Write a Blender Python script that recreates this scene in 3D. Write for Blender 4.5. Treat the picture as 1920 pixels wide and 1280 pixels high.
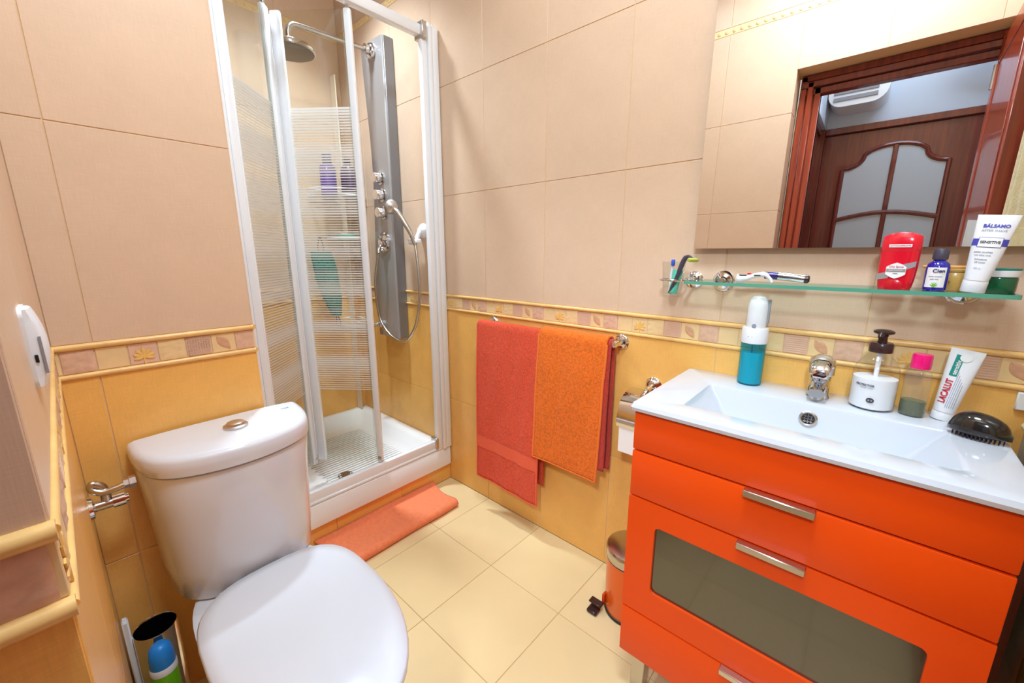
import bpy, bmesh, math, random
from mathutils import Vector, Matrix, noise
R = math.radians
PI = math.pi
random.seed(4)
for o in list(bpy.data.objects):
    bpy.data.objects.remove(o)
SC = bpy.context.scene
COL = SC.collection

# ------------------------------------------------------------------ camera, world, lights, exposure
cam_d = bpy.data.cameras.new('camera')
cam_d.sensor_width = 36.0
cam_d.lens = 757.67 * 36 / 1920
cam_d.clip_start = 0.005
cam = bpy.data.objects.new('camera', cam_d)
COL.objects.link(cam)
yaw, pitch = R(131.8445), R(-12.2667)
F = Vector((math.cos(pitch) * math.cos(yaw), math.cos(pitch) * math.sin(yaw), math.sin(pitch)))
RT = Vector((math.sin(yaw), -math.cos(yaw), 0))
UP = RT.cross(F)
mw = Matrix((RT, UP, -F)).transposed().to_4x4()
mw.translation = Vector((1.2586, -1.2435, 1.1703))
cam.matrix_world = mw
SC.camera = cam

world = bpy.data.worlds.new('world')
SC.world = world
world.use_nodes = True
world.node_tree.nodes['Background'].inputs[0].default_value = (0.8, 0.86, 1, 1)
world.node_tree.nodes['Background'].inputs[1].default_value = 0.3

def area(name, loc, size, power, color, rot=(0, 0, 0), shape='DISK', size_y=None, spread=180):
    d = bpy.data.lights.new(name, 'AREA')
    d.shape = shape
    d.size = size
    if size_y:
        d.size_y = size_y
    d.energy = power
    d.spread = R(spread)
    d.color = color
    o = bpy.data.objects.new(name, d)
    COL.objects.link(o)
    o.location = loc
    o.rotation_euler = rot
    return o
area('ceiling_light', (1.06, -0.88, 2.655), 0.40, 26.0, (0.62, 0.82, 1.0))
area('ceiling_light_toilet', (0.30, -0.72, 2.715), 0.16, 4.0, (0.66, 0.83, 1.0), spread=140)
area('ceiling_light_shower', (-0.62, -0.42, 2.715), 0.16, 13.0, (0.70, 0.85, 1.0), spread=95)
area('hall_light', (1.35, -1.95, 2.715), 0.6, 6.5, (0.36, 0.64, 1.0), shape='SQUARE')
aim = Vector((0.75, 0.0, 0.55)) - Vector((1.50, -2.30, 2.40))
area('hall_fill_light', (1.50, -2.30, 2.40), 0.26, 12.0, (0.70, 0.85, 1.0), rot=aim.to_track_quat('-Z', 'Y').to_euler(), spread=110)  # fill light added behind the camera to brighten the lower front surfaces

SC.view_settings.view_transform = 'Standard'
SC.view_settings.look = 'None'
SC.view_settings.gamma = 1
SC.view_settings.use_curve_mapping = False
SC.view_settings.exposure = 0.12

# ------------------------------------------------------------------ materials
def lin(r, g, b):
    def f(c):
        c /= 255
        return c / 12.92 if c <= 0.04045 else ((c + 0.055) / 1.055) ** 2.4
    return (f(r), f(g), f(b), 1)

MATS = {}
def mat(name, rgb, rough=0.5, metal=0.0, spec=0.5, coat=0.0, emis=None, alpha=1.0,
        var=0.0, vscale=8.0, bump=0.0, bscale=200.0, aniso=None, rnd=0.0, sheen=0.0, trans=0.0, ior=1.45, bdist=0.001):
    m = bpy.data.materials.new(name)
    m.use_nodes = True
    nt = m.node_tree
    b = nt.nodes['Principled BSDF']
    c = lin(*rgb)
    b.inputs['Base Color'].default_value = c
    b.inputs['Roughness'].default_value = rough
    b.inputs['Metallic'].default_value = metal
    b.inputs['Specular IOR Level'].default_value = spec
    b.inputs['Coat Weight'].default_value = coat
    b.inputs['Coat Roughness'].default_value = 0.05
    b.inputs['Sheen Weight'].default_value = sheen
    b.inputs['Transmission Weight'].default_value = trans
    b.inputs['IOR'].default_value = ior
    b.inputs['Alpha'].default_value = alpha
    if emis:
        b.inputs['Emission Color'].default_value = lin(*emis[0])
        b.inputs['Emission Strength'].default_value = emis[1]
    L = nt.links.new
    tc = nt.nodes.new('ShaderNodeTexCoord')
    src = None
    if var or bump:
        mp = nt.nodes.new('ShaderNodeMapping')
        L(tc.outputs['Object'], mp.inputs['Vector'])
    if var:
        n = nt.nodes.new('ShaderNodeTexNoise')
        n.inputs['Scale'].default_value = vscale
        n.inputs['Detail'].default_value = 5
        L(mp.outputs['Vector'], n.inputs['Vector'])
        src = n.outputs['Fac']
        if aniso:
            facs = []
            for sc3 in aniso:
                m2 = nt.nodes.new('ShaderNodeMapping')
                m2.inputs['Scale'].default_value = sc3
                L(tc.outputs['Object'], m2.inputs['Vector'])
                n2 = nt.nodes.new('ShaderNodeTexNoise')
                n2.inputs['Scale'].default_value = 1.0
                n2.inputs['Detail'].default_value = 2
                L(m2.outputs['Vector'], n2.inputs['Vector'])
                facs.append(n2.outputs['Fac'])
            ad = nt.nodes.new('ShaderNodeMath'); ad.operation = 'ADD'
            L(facs[0], ad.inputs[0]); L(facs[1], ad.inputs[1])
            ad2 = nt.nodes.new('ShaderNodeMath'); ad2.operation = 'MULTIPLY_ADD'
            L(n.outputs['Fac'], ad2.inputs[0]); ad2.inputs[1].default_value = 1.0
            L(ad.outputs[0], ad2.inputs[2])
            dv = nt.nodes.new('ShaderNodeMath'); dv.operation = 'DIVIDE'
            L(ad2.outputs[0], dv.inputs[0]); dv.inputs[1].default_value = 3.0
            src = dv.outputs[0]
        mr = nt.nodes.new('ShaderNodeMapRange')
        mr.inputs['From Min'].default_value = 0.3
        mr.inputs['From Max'].default_value = 0.7
        mr.inputs['To Min'].default_value = 1 - var
        mr.inputs['To Max'].default_value = 1 + var
        L(src, mr.inputs['Value'])
        val = mr.outputs['Result']
        if rnd:
            oi = nt.nodes.new('ShaderNodeObjectInfo')
            m3 = nt.nodes.new('ShaderNodeMapRange')
            m3.inputs['To Min'].default_value = 1 - rnd
            m3.inputs['To Max'].default_value = 1 + rnd
            L(oi.outputs['Random'], m3.inputs['Value'])
            mm = nt.nodes.new('ShaderNodeMath'); mm.operation = 'MULTIPLY'
            L(val, mm.inputs[0]); L(m3.outputs['Result'], mm.inputs[1])
            val = mm.outputs[0]
        hs = nt.nodes.new('ShaderNodeHueSaturation')
        hs.inputs['Color'].default_value = c
        L(val, hs.inputs['Value'])
        L(hs.outputs['Color'], b.inputs['Base Color'])
    if bump:
        bp = nt.nodes.new('ShaderNodeBump')
        bp.inputs['Strength'].default_value = bump
        bp.inputs['Distance'].default_value = bdist
        if aniso and src:
            L(src, bp.inputs['Height'])
        else:
            n3 = nt.nodes.new('ShaderNodeTexNoise')
            n3.inputs['Scale'].default_value = bscale
            n3.inputs['Detail'].default_value = 3
            L(mp.outputs['Vector'], n3.inputs['Vector'])
            L(n3.outputs['Fac'], bp.inputs['Height'])
        L(bp.outputs['Normal'], b.inputs['Normal'])
    MATS[name] = m
    return m

def glassy(name, tint, gloss=1.0, rough=0.0, op=0.0, opcol=(255, 255, 255)):
    """thin pane: transparent + fresnel gloss, optional milky share"""
    m = bpy.data.materials.new(name)
    m.use_nodes = True
    nt = m.node_tree
    for n in list(nt.nodes):
        nt.nodes.remove(n)
    L = nt.links.new
    out = nt.nodes.new('ShaderNodeOutputMaterial')
    tr = nt.nodes.new('ShaderNodeBsdfTransparent'); tr.inputs['Color'].default_value = tint
    gl = nt.nodes.new('ShaderNodeBsdfGlossy'); gl.inputs['Roughness'].default_value = rough
    lw = nt.nodes.new('ShaderNodeLayerWeight'); lw.inputs['Blend'].default_value = 0.5
    pw = nt.nodes.new('ShaderNodeMath'); pw.operation = 'POWER'; pw.inputs[1].default_value = 5.0
    L(lw.outputs['Facing'], pw.inputs[0])
    ml = nt.nodes.new('ShaderNodeMath'); ml.operation = 'MULTIPLY_ADD'
    ml.inputs[1].default_value = 0.9 * gloss; ml.inputs[2].default_value = 0.035 * gloss
    L(pw.outputs[0], ml.inputs[0])
    base = tr.outputs[0]
    if op:
        df = nt.nodes.new('ShaderNodeBsdfDiffuse'); df.inputs['Color'].default_value = lin(*opcol)
        mx0 = nt.nodes.new('ShaderNodeMixShader'); mx0.inputs[0].default_value = op
        L(tr.outputs[0], mx0.inputs[1]); L(df.outputs[0], mx0.inputs[2])
        base = mx0.outputs[0]
    mx = nt.nodes.new('ShaderNodeMixShader')
    L(ml.outputs[0], mx.inputs[0]); L(base, mx.inputs[1]); L(gl.outputs[0], mx.inputs[2])
    L(mx.outputs[0], out.inputs['Surface'])
    m['parts'] = 1
    return m, mx, nt, base, out

def striped_glass():
    m, mx, nt, base, out = glassy('striped_shower_glass', (0.97, 0.985, 0.96, 1), 0.8)
    L = nt.links.new
    tc = nt.nodes.new('ShaderNodeTexCoord')
    sx = nt.nodes.new('ShaderNodeSeparateXYZ')
    L(tc.outputs['Object'], sx.inputs[0])
    def mth(op, a, b=None, c=None):
        n = nt.nodes.new('ShaderNodeMath'); n.operation = op
        for i, v in enumerate((a, b, c)):
            if v is None:
                continue
            if isinstance(v, (int, float)):
                n.inputs[i].default_value = v
            else:
                L(v, n.inputs[i])
        return n.outputs[0]
    z = sx.outputs['Z']
    fr = mth('FRACT', mth('DIVIDE', z, 0.0098))
    # printed line width swells and shrinks in bands up the pane
    band = mth('MULTIPLY_ADD', mth('SINE', mth('MULTIPLY', z, 2 * PI / 0.165)), 0.20, 0.48)
    band2 = mth('MULTIPLY_ADD', mth('SINE', mth('MULTIPLY', z, 2 * PI / 0.077)), 0.09, band)
    line = mth('LESS_THAN', fr, band2)
    inside = mth('MULTIPLY', mth('GREATER_THAN', z, 0.585), mth('LESS_THAN', z, 1.712))
    fac = mth('MULTIPLY', mth('MULTIPLY', line, inside), 0.78)
    df = nt.nodes.new('ShaderNodeBsdfDiffuse'); df.inputs['Color'].default_value = lin(246, 244, 240)
    tl = nt.nodes.new('ShaderNodeBsdfTranslucent'); tl.inputs['Color'].default_value = lin(246, 244, 240)
    a = nt.nodes.new('ShaderNodeMixShader'); a.inputs[0].default_value = 0.4
    L(df.outputs[0], a.inputs[1]); L(tl.outputs[0], a.inputs[2])
    m2 = nt.nodes.new('ShaderNodeMixShader')
    L(fac, m2.inputs[0]); L(mx.outputs[0], m2.inputs[1]); L(a.outputs[0], m2.inputs[2])
    L(m2.outputs[0], out.inputs['Surface'])
    return m

def wood(name, c1, c2, rough=0.25):
    m = mat(name, c1, rough, coat=0.5)
    nt = m.node_tree; L = nt.links.new
    b = nt.nodes['Principled BSDF']
    tc = nt.nodes.new('ShaderNodeTexCoord')
    mp = nt.nodes.new('ShaderNodeMapping'); mp.inputs['Scale'].default_value = (30, 30, 1.6)
    L(tc.outputs['Object'], mp.inputs['Vector'])
    n = nt.nodes.new('ShaderNodeTexNoise'); n.inputs['Scale'].default_value = 2.2; n.inputs['Detail'].default_value = 6
    L(mp.outputs['Vector'], n.inputs['Vector'])
    cr = nt.nodes.new('ShaderNodeValToRGB')
    cr.color_ramp.elements[0].position = 0.32; cr.color_ramp.elements[0].color = lin(*c1)
    cr.color_ramp.elements[1].position = 0.72; cr.color_ramp.elements[1].color = lin(*c2)
    L(n.outputs['Fac'], cr.inputs['Fac']); L(cr.outputs['Color'], b.inputs['Base Color'])
    return m

weave = [(520, 30, 30), (30, 520, 30)]
M = {}
M['tile_up'] = mat('cream_linen_tile', (222, 190, 160), 0.36, var=0.075, vscale=9, aniso=weave, bump=0.3, rnd=0.015, bdist=0.0006)
M['tile_low'] = mat('ochre_linen_tile', (246, 187, 100), 0.28, var=0.11, vscale=11, aniso=weave, bump=0.3, rnd=0.02, bdist=0.0006)
M['tile_floor'] = mat('sand_floor_tile', (236, 209, 155), 0.32, var=0.03, vscale=5, rnd=0.02, bump=0.05, bscale=60)
M['grout_up'] = mat('cream_grout', (226, 192, 148), 0.8)
M['grout_low'] = mat('ochre_grout', (230, 180, 108), 0.8)
M['grout_floor'] = mat('tan_grout', (196, 160, 108), 0.85)
M['rope'] = mat('honey_glaze_trim', (240, 192, 118), 0.3, var=0.09, vscale=30, bump=0.3, bscale=70)
M['fr_cream'] = mat('frieze_cream', (238, 204, 150), 0.35, var=0.05, vscale=20, bump=0.2, bscale=120)
M['fr_pink'] = mat('frieze_rose', (228, 188, 160), 0.4, var=0.06, vscale=25, bump=0.3, bscale=140)
M['fr_rough'] = mat('frieze_rose_rough', (224, 180, 150), 0.45, var=0.10, vscale=60, bump=0.5, bscale=110)
M['fr_leaf'] = mat('frieze_leaf', (216, 164, 126), 0.4, var=0.1, vscale=60)
M['fr_gold'] = mat('frieze_gold_leaf', (240, 190, 108), 0.35, var=0.1, vscale=50)
M['ceiling'] = mat('white_plaster', (246, 243, 236), 0.9)
M['ceramic'] = mat('white_ceramic', (224, 226, 231), 0.08, spec=0.6, coat=0.4)
M['basin'] = mat('basin_ceramic', (212, 215, 222), 0.1, spec=0.6, coat=0.3)
M['seat'] = mat('white_seat_plastic', (216, 219, 225), 0.14, spec=0.5, coat=0.3)
M['acrylic'] = mat('white_acrylic_tray', (240, 237, 232), 0.2, coat=0.2)
M['alu'] = mat('white_lacquered_aluminium', (242, 243, 245), 0.25, coat=0.3)
M['chrome'] = mat('chrome', (225, 225, 228), 0.07, 1.0)
M['steel'] = mat('brushed_steel', (200, 196, 190), 0.22, 1.0)
M['dark_steel'] = mat('shower_head_face', (138, 128, 116), 0.45, 0.6, bump=0.8, bscale=400)
M['nickel'] = mat('satin_nickel', (205, 200, 194), 0.32, 1.0)
M['panel'] = mat('grey_metallic_panel', (166, 160, 156), 0.38, 0.35, coat=0.25)
M['panel_side'] = mat('grey_panel_side', (136, 136, 140), 0.35, 0.5)
M['orange'] = mat('orange_lacquer', (242, 78, 3), 0.42, spec=0.4, coat=0.08, var=0.02, vscale=5)
M['orange_dark'] = mat('orange_carcass', (205, 70, 12), 0.5)
M['cab_glass'] = mat('smoked_glass', (48, 42, 26), 0.10, spec=0.8, coat=1.0, ior=1.6)
M['red_towel'] = mat('red_terry', (236, 84, 48), 0.95, sheen=0.08, var=0.22, vscale=160, bump=1.0, bscale=420, bdist=0.004)
M['dred_towel'] = mat('crimson_terry', (206, 56, 34), 0.95, sheen=0.3, var=0.2, vscale=160, bump=1.0, bscale=420, bdist=0.004)
M['red_band'] = mat('red_woven_band', (238, 98, 64), 0.85, sheen=0.05, var=0.12, vscale=300)
M['or_towel'] = mat('orange_terry', (246, 116, 20), 0.95, sheen=0.08, var=0.24, vscale=150, bump=1.0, bscale=400, bdist=0.004)
M['or_hem'] = mat('orange_hem', (244, 122, 44), 0.9, sheen=0.05)
M['mat'] = mat('salmon_cotton_mat', (252, 140, 92), 0.95, sheen=0.1, var=0.07, vscale=70, bump=0.8, bscale=330, bdist=0.003)
M['bin'] = mat('orange_enamel', (238, 100, 16), 0.3, coat=0.4)
M['black'] = mat('black_plastic', (28, 26, 26), 0.35)
M['dkbrown'] = mat('dark_brown_plastic', (62, 38, 36), 0.25)
M['white_pl'] = mat('white_plastic', (238, 238, 240), 0.3)
M['grey_pl'] = mat('grey_plastic', (150, 150, 156), 0.35)
M['mirror'] = mat('mirror_silver', (240, 240, 238), 0.0, 1.0)
M['mirror_edge'] = mat('mirror_edge', (120, 112, 100), 0.4)
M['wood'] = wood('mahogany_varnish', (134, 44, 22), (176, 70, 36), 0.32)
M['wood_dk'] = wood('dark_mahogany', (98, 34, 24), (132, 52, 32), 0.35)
M['hall'] = mat('hall_white_paint', (206, 214, 228), 0.85)
M['frost'] = mat('frosted_pane', (196, 204, 214), 0.35)
M['teal'] = mat('teal_print', (22, 140, 126), 0.4)
M['crimson'] = mat('crimson_print', (206, 36, 60), 0.4)
M['violet'] = mat('violet_print', (74, 74, 176), 0.4)
M['ink'] = mat('grey_ink', (72, 70, 78), 0.5)
M['paleink'] = mat('pale_ink', (150, 150, 170), 0.5)
M['red_pl'] = mat('red_deodorant_plastic', (222, 20, 44), 0.2, coat=0.4)
M['red_dk'] = mat('darker_red_plastic', (196, 14, 36), 0.25, coat=0.3)
M['silver_pr'] = mat('silver_print', (170, 168, 170), 0.35, 0.4)
M['white_pr'] = mat('white_print', (240, 238, 236), 0.4)
M['pink_cap'] = mat('hot_pink_cap', (246, 10, 120), 0.3, coat=0.3)
M['amber'] = mat('amber_jar', (205, 160, 84), 0.25, coat=0.3)
M['green_jar'] = mat('green_jar', (12, 92, 56), 0.15, coat=0.5)
M['tan_lid'] = mat('tan_lid', (226, 172, 108), 0.4)
M['lime'] = mat('lime_green_can', (104, 190, 20), 0.25, coat=0.3)
M['blue_cap'] = mat('sky_blue_cap', (36, 140, 228), 0.35)
M['mint'] = mat('mint_paste_tube', (84, 206, 172), 0.4)
M['blue_br'] = mat('blue_bristle', (52, 92, 206), 0.6)
M['yellow'] = mat('olive_yellow_rubber', (176, 178, 62), 0.5)
M['dkgrey'] = mat('dark_grey_rubber', (72, 66, 80), 0.4)
M['indigo'] = mat('indigo_metal', (66, 56, 120), 0.2, 0.4, coat=0.4)
M['lilac'] = mat('lilac_bottle', (96, 62, 140), 0.3, coat=0.2)
M['plum'] = mat('plum_bottle', (74, 52, 84), 0.3, coat=0.2)
M['pole_cream'] = mat('cream_upright', (236, 214, 186), 0.4)
M['loofah'] = mat('teal_scrub_mitt', (52, 138, 122), 0.95, var=0.35, vscale=90, bump=1, bscale=200, bdist=0.006)
M['peach'] = mat('peach_soap', (232, 168, 130), 0.5)
M['beige_cloth'] = mat('beige_robe_cloth', (214, 196, 142), 0.95, sheen=0.3, var=0.1, vscale=40, bump=0.6, bscale=200, bdist=0.003)
M['dark_cloth'] = mat('charcoal_cloth', (52, 42, 40), 0.95, sheen=0.2)
M['sage'] = mat('taupe_print_cloth', (186, 172, 142), 0.9, var=0.12, vscale=30)
M['paper'] = mat('white_tissue', (246, 242, 236), 0.95, bump=0.2, bscale=300)
M['brass'] = mat('bronze_drain', (150, 132, 106), 0.3, 0.9)
M['onyx'] = mat('gloss_black_shell', (36, 32, 30), 0.12, coat=0.6)
M['bristle'] = mat('purple_black_bristles', (44, 38, 66), 0.6)
M['bag'] = mat('clear_gloss_black_liner', (12, 12, 12), 0.15, coat=0.5)
M['lamp'] = mat('lamp_diffuser', (255, 250, 240), 0.4, emis=((255, 246, 230), 3.0))
M['lotion'] = mat('white_lotion', (246, 246, 248), 0.35)
M['olive'] = mat('olive_liquid', (96, 104, 70), 0.2)
GL = lambda *a, **k: glassy(*a, **k)[0]
M['glass_stripe'] = striped_glass()
M['shelf_glass'] = GL('shelf_glass_green', (0.90, 0.97, 0.935, 1), 1.0)
M['shelf_edge'] = mat('shelf_glass_edge', (88, 160, 134), 0.12, coat=0.5)
M['clear'] = GL('clear_glass', (0.96, 0.97, 0.97, 1), 0.9)
M['clear_pl'] = GL('clear_plastic', (0.93, 0.93, 0.9, 1), 0.8, op=0.05)
M['aqua_pl'] = GL('aqua_plastic_shell', (0.34, 0.84, 0.95, 1), 0.8, op=0.16, opcol=(20, 180, 215))
M['aqua_in'] = mat('aqua_water_core', (58, 196, 200), 0.2)
M['blue_gl'] = mat('cobalt_glass', (34, 30, 150), 0.08, coat=0.8)
M['cornflower'] = mat('pale_blue_socket', (240, 238, 236), 0.35)

# ------------------------------------------------------------------ mesh builder
class MB:
    def __init__(s):
        s.bm = bmesh.new()
        s.mi = 0
    def _mark(s, faces):
        for f in faces:
            f.material_index = s.mi
    def box(s, c, d, bev=0.0, seg=1, rot=None):
        vs = bmesh.ops.create_cube(s.bm, size=1.0)['verts']
        bmesh.ops.scale(s.bm, vec=d, verts=vs)
        if bev:
            es = list({e for v in vs for e in v.link_edges})
            r = bmesh.ops.bevel(s.bm, geom=es, offset=bev, segments=seg, affect='EDGES', profile=0.5)
            vs = list({v for f in r['faces'] for v in f.verts} | {v for v in vs if v.is_valid})
        if rot:
            bmesh.ops.rotate(s.bm, cent=(0, 0, 0), matrix=rot, verts=vs)
        bmesh.ops.translate(s.bm, vec=c, verts=vs)
        s._mark({f for v in vs for f in v.link_faces})
        return s
    def bx(s, x0, x1, y0, y1, z0, z1, bev=0.0, seg=1):
        return s.box(((x0 + x1) / 2, (y0 + y1) / 2, (z0 + z1) / 2), (abs(x1 - x0), abs(y1 - y0), abs(z1 - z0)), bev, seg)
    def loft(s, rings, cap0=True, cap1=True, closed=True):
        vr = [[s.bm.verts.new(p) for p in r] for r in rings]
        n = len(vr[0])
        fs = []
        for a, b in zip(vr[:-1], vr[1:]):
            for i in range(n if closed else n - 1):
                j = (i + 1) % n
                try:
                    fs.append(s.bm.faces.new((a[i], a[j], b[j], b[i])))
                except ValueError:
                    pass
        if cap0:
            fs.append(s.bm.faces.new(list(reversed(vr[0]))))
        if cap1:
            fs.append(s.bm.faces.new(vr[-1]))
        s._mark(fs)
        return s
    def lathe(s, prof, c=(0, 0, 0), n=32, axis='Z', cap0=True, cap1=True, sx=1.0, sy=1.0):
        rings = []
        for r, h in prof:
            r = max(r, 1e-5)
            ring = []
            for i in range(n):
                a = 2 * PI * i / n
                p = (r * sx * math.cos(a), r * sy * math.sin(a), h)
                if axis == 'Y':
                    p = (p[0], -p[2], p[1])
                elif axis == 'X':
                    p = (p[2], p[0], p[1])
                ring.append((p[0] + c[0], p[1] + c[1], p[2] + c[2]))
            rings.append(ring)
        return s.loft(rings, cap0, cap1)
    def tube(s, pts, r, n=10, caps=True):
        pts = [Vector(p) for p in pts]
        rings = []
        prev = None
        for i, p in enumerate(pts):
            t = (pts[min(i + 1, len(pts) - 1)] - pts[max(i - 1, 0)]).normalized()
            if prev is None:
                u = t.orthogonal().normalized()
            else:
                u = (prev - t * prev.dot(t)).normalized()
            prev = u
            w = t.cross(u)
            rr = r[i] if isinstance(r, (list, tuple)) else r
            rings.append([p + (u * math.cos(2 * PI * k / n) + w * math.sin(2 * PI * k / n)) * rr for k in range(n)])
        return s.loft(rings, caps, caps)
    def prism(s, poly, axis, a, b, bev=0.0):
        """poly in the plane normal to axis; extruded from a to b"""
        def P(u, v, h):
            return {'X': (h, u, v), 'Y': (u, h, v), 'Z': (u, v, h)}[axis]
        return s.loft([[P(u, v, a) for u, v in poly], [P(u, v, b) for u, v in poly]])
    def grid(s, fn, nu, nv, thick=None):
        vs = [[s.bm.verts.new(fn(i / nu, j / nv)) for j in range(nv + 1)] for i in range(nu + 1)]
        fs = []
        for i in range(nu):
            for j in range(nv):
                fs.append(s.bm.faces.new((vs[i][j], vs[i + 1][j], vs[i + 1][j + 1], vs[i][j + 1])))
        s._mark(fs)
        return s
    def mesh(s, name, smooth=40, fix=True):
        if fix:
            bmesh.ops.recalc_face_normals(s.bm, faces=s.bm.faces)
        me = bpy.data.meshes.new(name)
        s.bm.to_mesh(me)
        s.bm.free()
        if smooth:
            me.polygons.foreach_set('use_smooth', [True] * len(me.polygons))
            me.set_sharp_from_angle(angle=R(smooth))
        return me

def smooth_path(pts, n=8):
    P = [Vector(p) for p in pts]
    out = []
    for i in range(len(P) - 1):
        p0, p1, p2, p3 = P[max(i - 1, 0)], P[i], P[i + 1], P[min(i + 2, len(P) - 1)]
        for k in range(n):
            t = k / n
            out.append(0.5 * ((2 * p1) + (p2 - p0) * t + (2 * p0 - 5 * p1 + 4 * p2 - p3) * t * t + (3 * p1 - p0 - 3 * p2 + p3) * t ** 3))
    out.append(P[-1])
    return out

def part(name, mb, m, parent, smooth=40, label=None, fix=True):
    me = mb if isinstance(mb, bpy.types.Mesh) else mb.mesh(name, smooth, fix)
    o = bpy.data.objects.new(name, me)
    COL.objects.link(o)
    ms = m if isinstance(m, (list, tuple)) else [m]
    if not me.materials:
        for x in ms:
            me.materials.append(M[x] if isinstance(x, str) else x)
    o.parent = parent
    if label:
        o['label'] = label
    return o

def tag(o, label, cat, group=None):
    o['label'] = label
    o['category'] = cat
    if group:
        o['group'] = group
    return o

def thing(name, label, cat, loc=(0, 0, 0), rotz=0.0, group=None, rot=None):
    o = bpy.data.objects.new(name, None)
    COL.objects.link(o)
    o.location = loc
    o.rotation_euler = rot if rot else (0, 0, rotz)
    o.empty_display_size = 0.05
    return tag(o, label, cat, group)

def structure(o):
    o['kind'] = 'structure'
    return o

def text_mesh(txt, size, extrude=0.0002, wrap=None, sx=1.0, bold=0.0, shift=0.0):
    c = bpy.data.curves.new('lettering', 'FONT')
    c.body = txt
    c.size = size
    c.extrude = extrude
    c.offset = bold
    c.align_x = 'CENTER'
    c.align_y = 'CENTER'
    c.resolution_u = 3
    o = bpy.data.objects.new('lettering', c)
    COL.objects.link(o)
    dg = bpy.context.evaluated_depsgraph_get()
    me = bpy.data.meshes.new_from_object(o.evaluated_get(dg))
    bpy.data.objects.remove(o)
    bpy.data.curves.remove(c)
    me.materials.clear()
    for v in me.vertices:
        v.co.x = v.co.x * sx + shift
        if wrap:
            a = v.co.x / wrap
            d = wrap + v.co.z
            v.co.x = d * math.sin(a)
            v.co.z = d * math.cos(a) - wrap
    return me

def lettering(txt, size, m, parent, loc, rot=(PI / 2, 0, 0), wrap=None, sx=1.0, name='lettering', bold=0.0):
    o = part(name, text_mesh(txt, size, wrap=wrap, sx=sx, bold=bold, shift=loc[0] if wrap else 0.0), m, parent)
    o.location = (0, loc[1], loc[2]) if wrap else loc
    o.rotation_euler = rot
    return o

# ================================================================== SETTING
XB, XR = -1.16, 1.55          # alcove back wall, right wall
YC = -1.274                   # door wall
XC = 0.838                    # end of the door wall beside the opening
TOP = 2.75
YHALL = -1.42
OPEN_TOP = 2.062

def shell(name, boxes, m='grout_up'):
    b = MB()
    for q in boxes:
        b.bx(*q)
    return structure(part(name, b, m, None, smooth=None))

G = 0.0017   # grout depth behind the tile face
floor = shell('floor', [(XB - .1, XR + .1, YHALL, .1, -.1, -0.0015)], 'grout_floor')
ceiling = shell('ceiling', [(XB - .1, XR + .1, YHALL, .1, TOP, TOP + .08)], 'ceiling')
wall_back = shell('wall_back', [(XB - .1, XR + .1, G, .1, 0, TOP)])
wall_left = shell('wall_left', [(XB - .1, -G, -1.42, -.903, 0, TOP)])
wall_alcove = shell('wall_alcove', [(XB - .1, XB - G, -.903, .1, 0, TOP)])
wall_right = shell('wall_right', [(XR + G, XR + .1, -1.42, .1, 0, TOP)])
wall_front = shell('wall_front', [(-.05, XC - G, YHALL, YC - G, 0, TOP), (XC - G, XR + .1, YHALL, YC - G, OPEN_TOP + G, TOP),
                                  (1.505, XR + .1, YHALL, YC - G, 0, OPEN_TOP + G)])

FR = {  # local x, local y, normal of each face
    'B': ((1, 0, 0), (0, 0, 1), (0, -1, 0)),
    'A': ((0, 1, 0), (0, 0, 1), (1, 0, 0)),
    'C': ((-1, 0, 0), (0, 0, 1), (0, 1, 0)),
    'D': ((0, -1, 0), (0, 0, 1), (-1, 0, 0)),
    'F': ((1, 0, 0), (0, 1, 0), (0, 0, 1)),
}
def frame_mat(f, pos):
    x, y, n = [Vector(v) for v in FR[f]]
    m = Matrix((x, y, n)).transposed().to_4x4()
    m.translation = pos
    return m
TM = {}
def tile_mesh(w, h, m, t=0.006, bev=0.0008):
    k = (round(w, 3), round(h, 3), m)
    if k not in TM:
        b = MB()
        b.box((0, 0, -t / 2), (w - 0.0021, h - 0.0021, t), bev)
        me = b.mesh('tile', 30)
        me.materials.append(M[m])
        TM[k] = me
    return TM[k]
def put_tile(parent, f, pos, w, h, m):
    o = bpy.data.objects.new('tile', tile_mesh(w, h, m))
    COL.objects.link(o)
    o.parent = parent
    o.matrix_world = frame_mat(f, pos)
    return o

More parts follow.
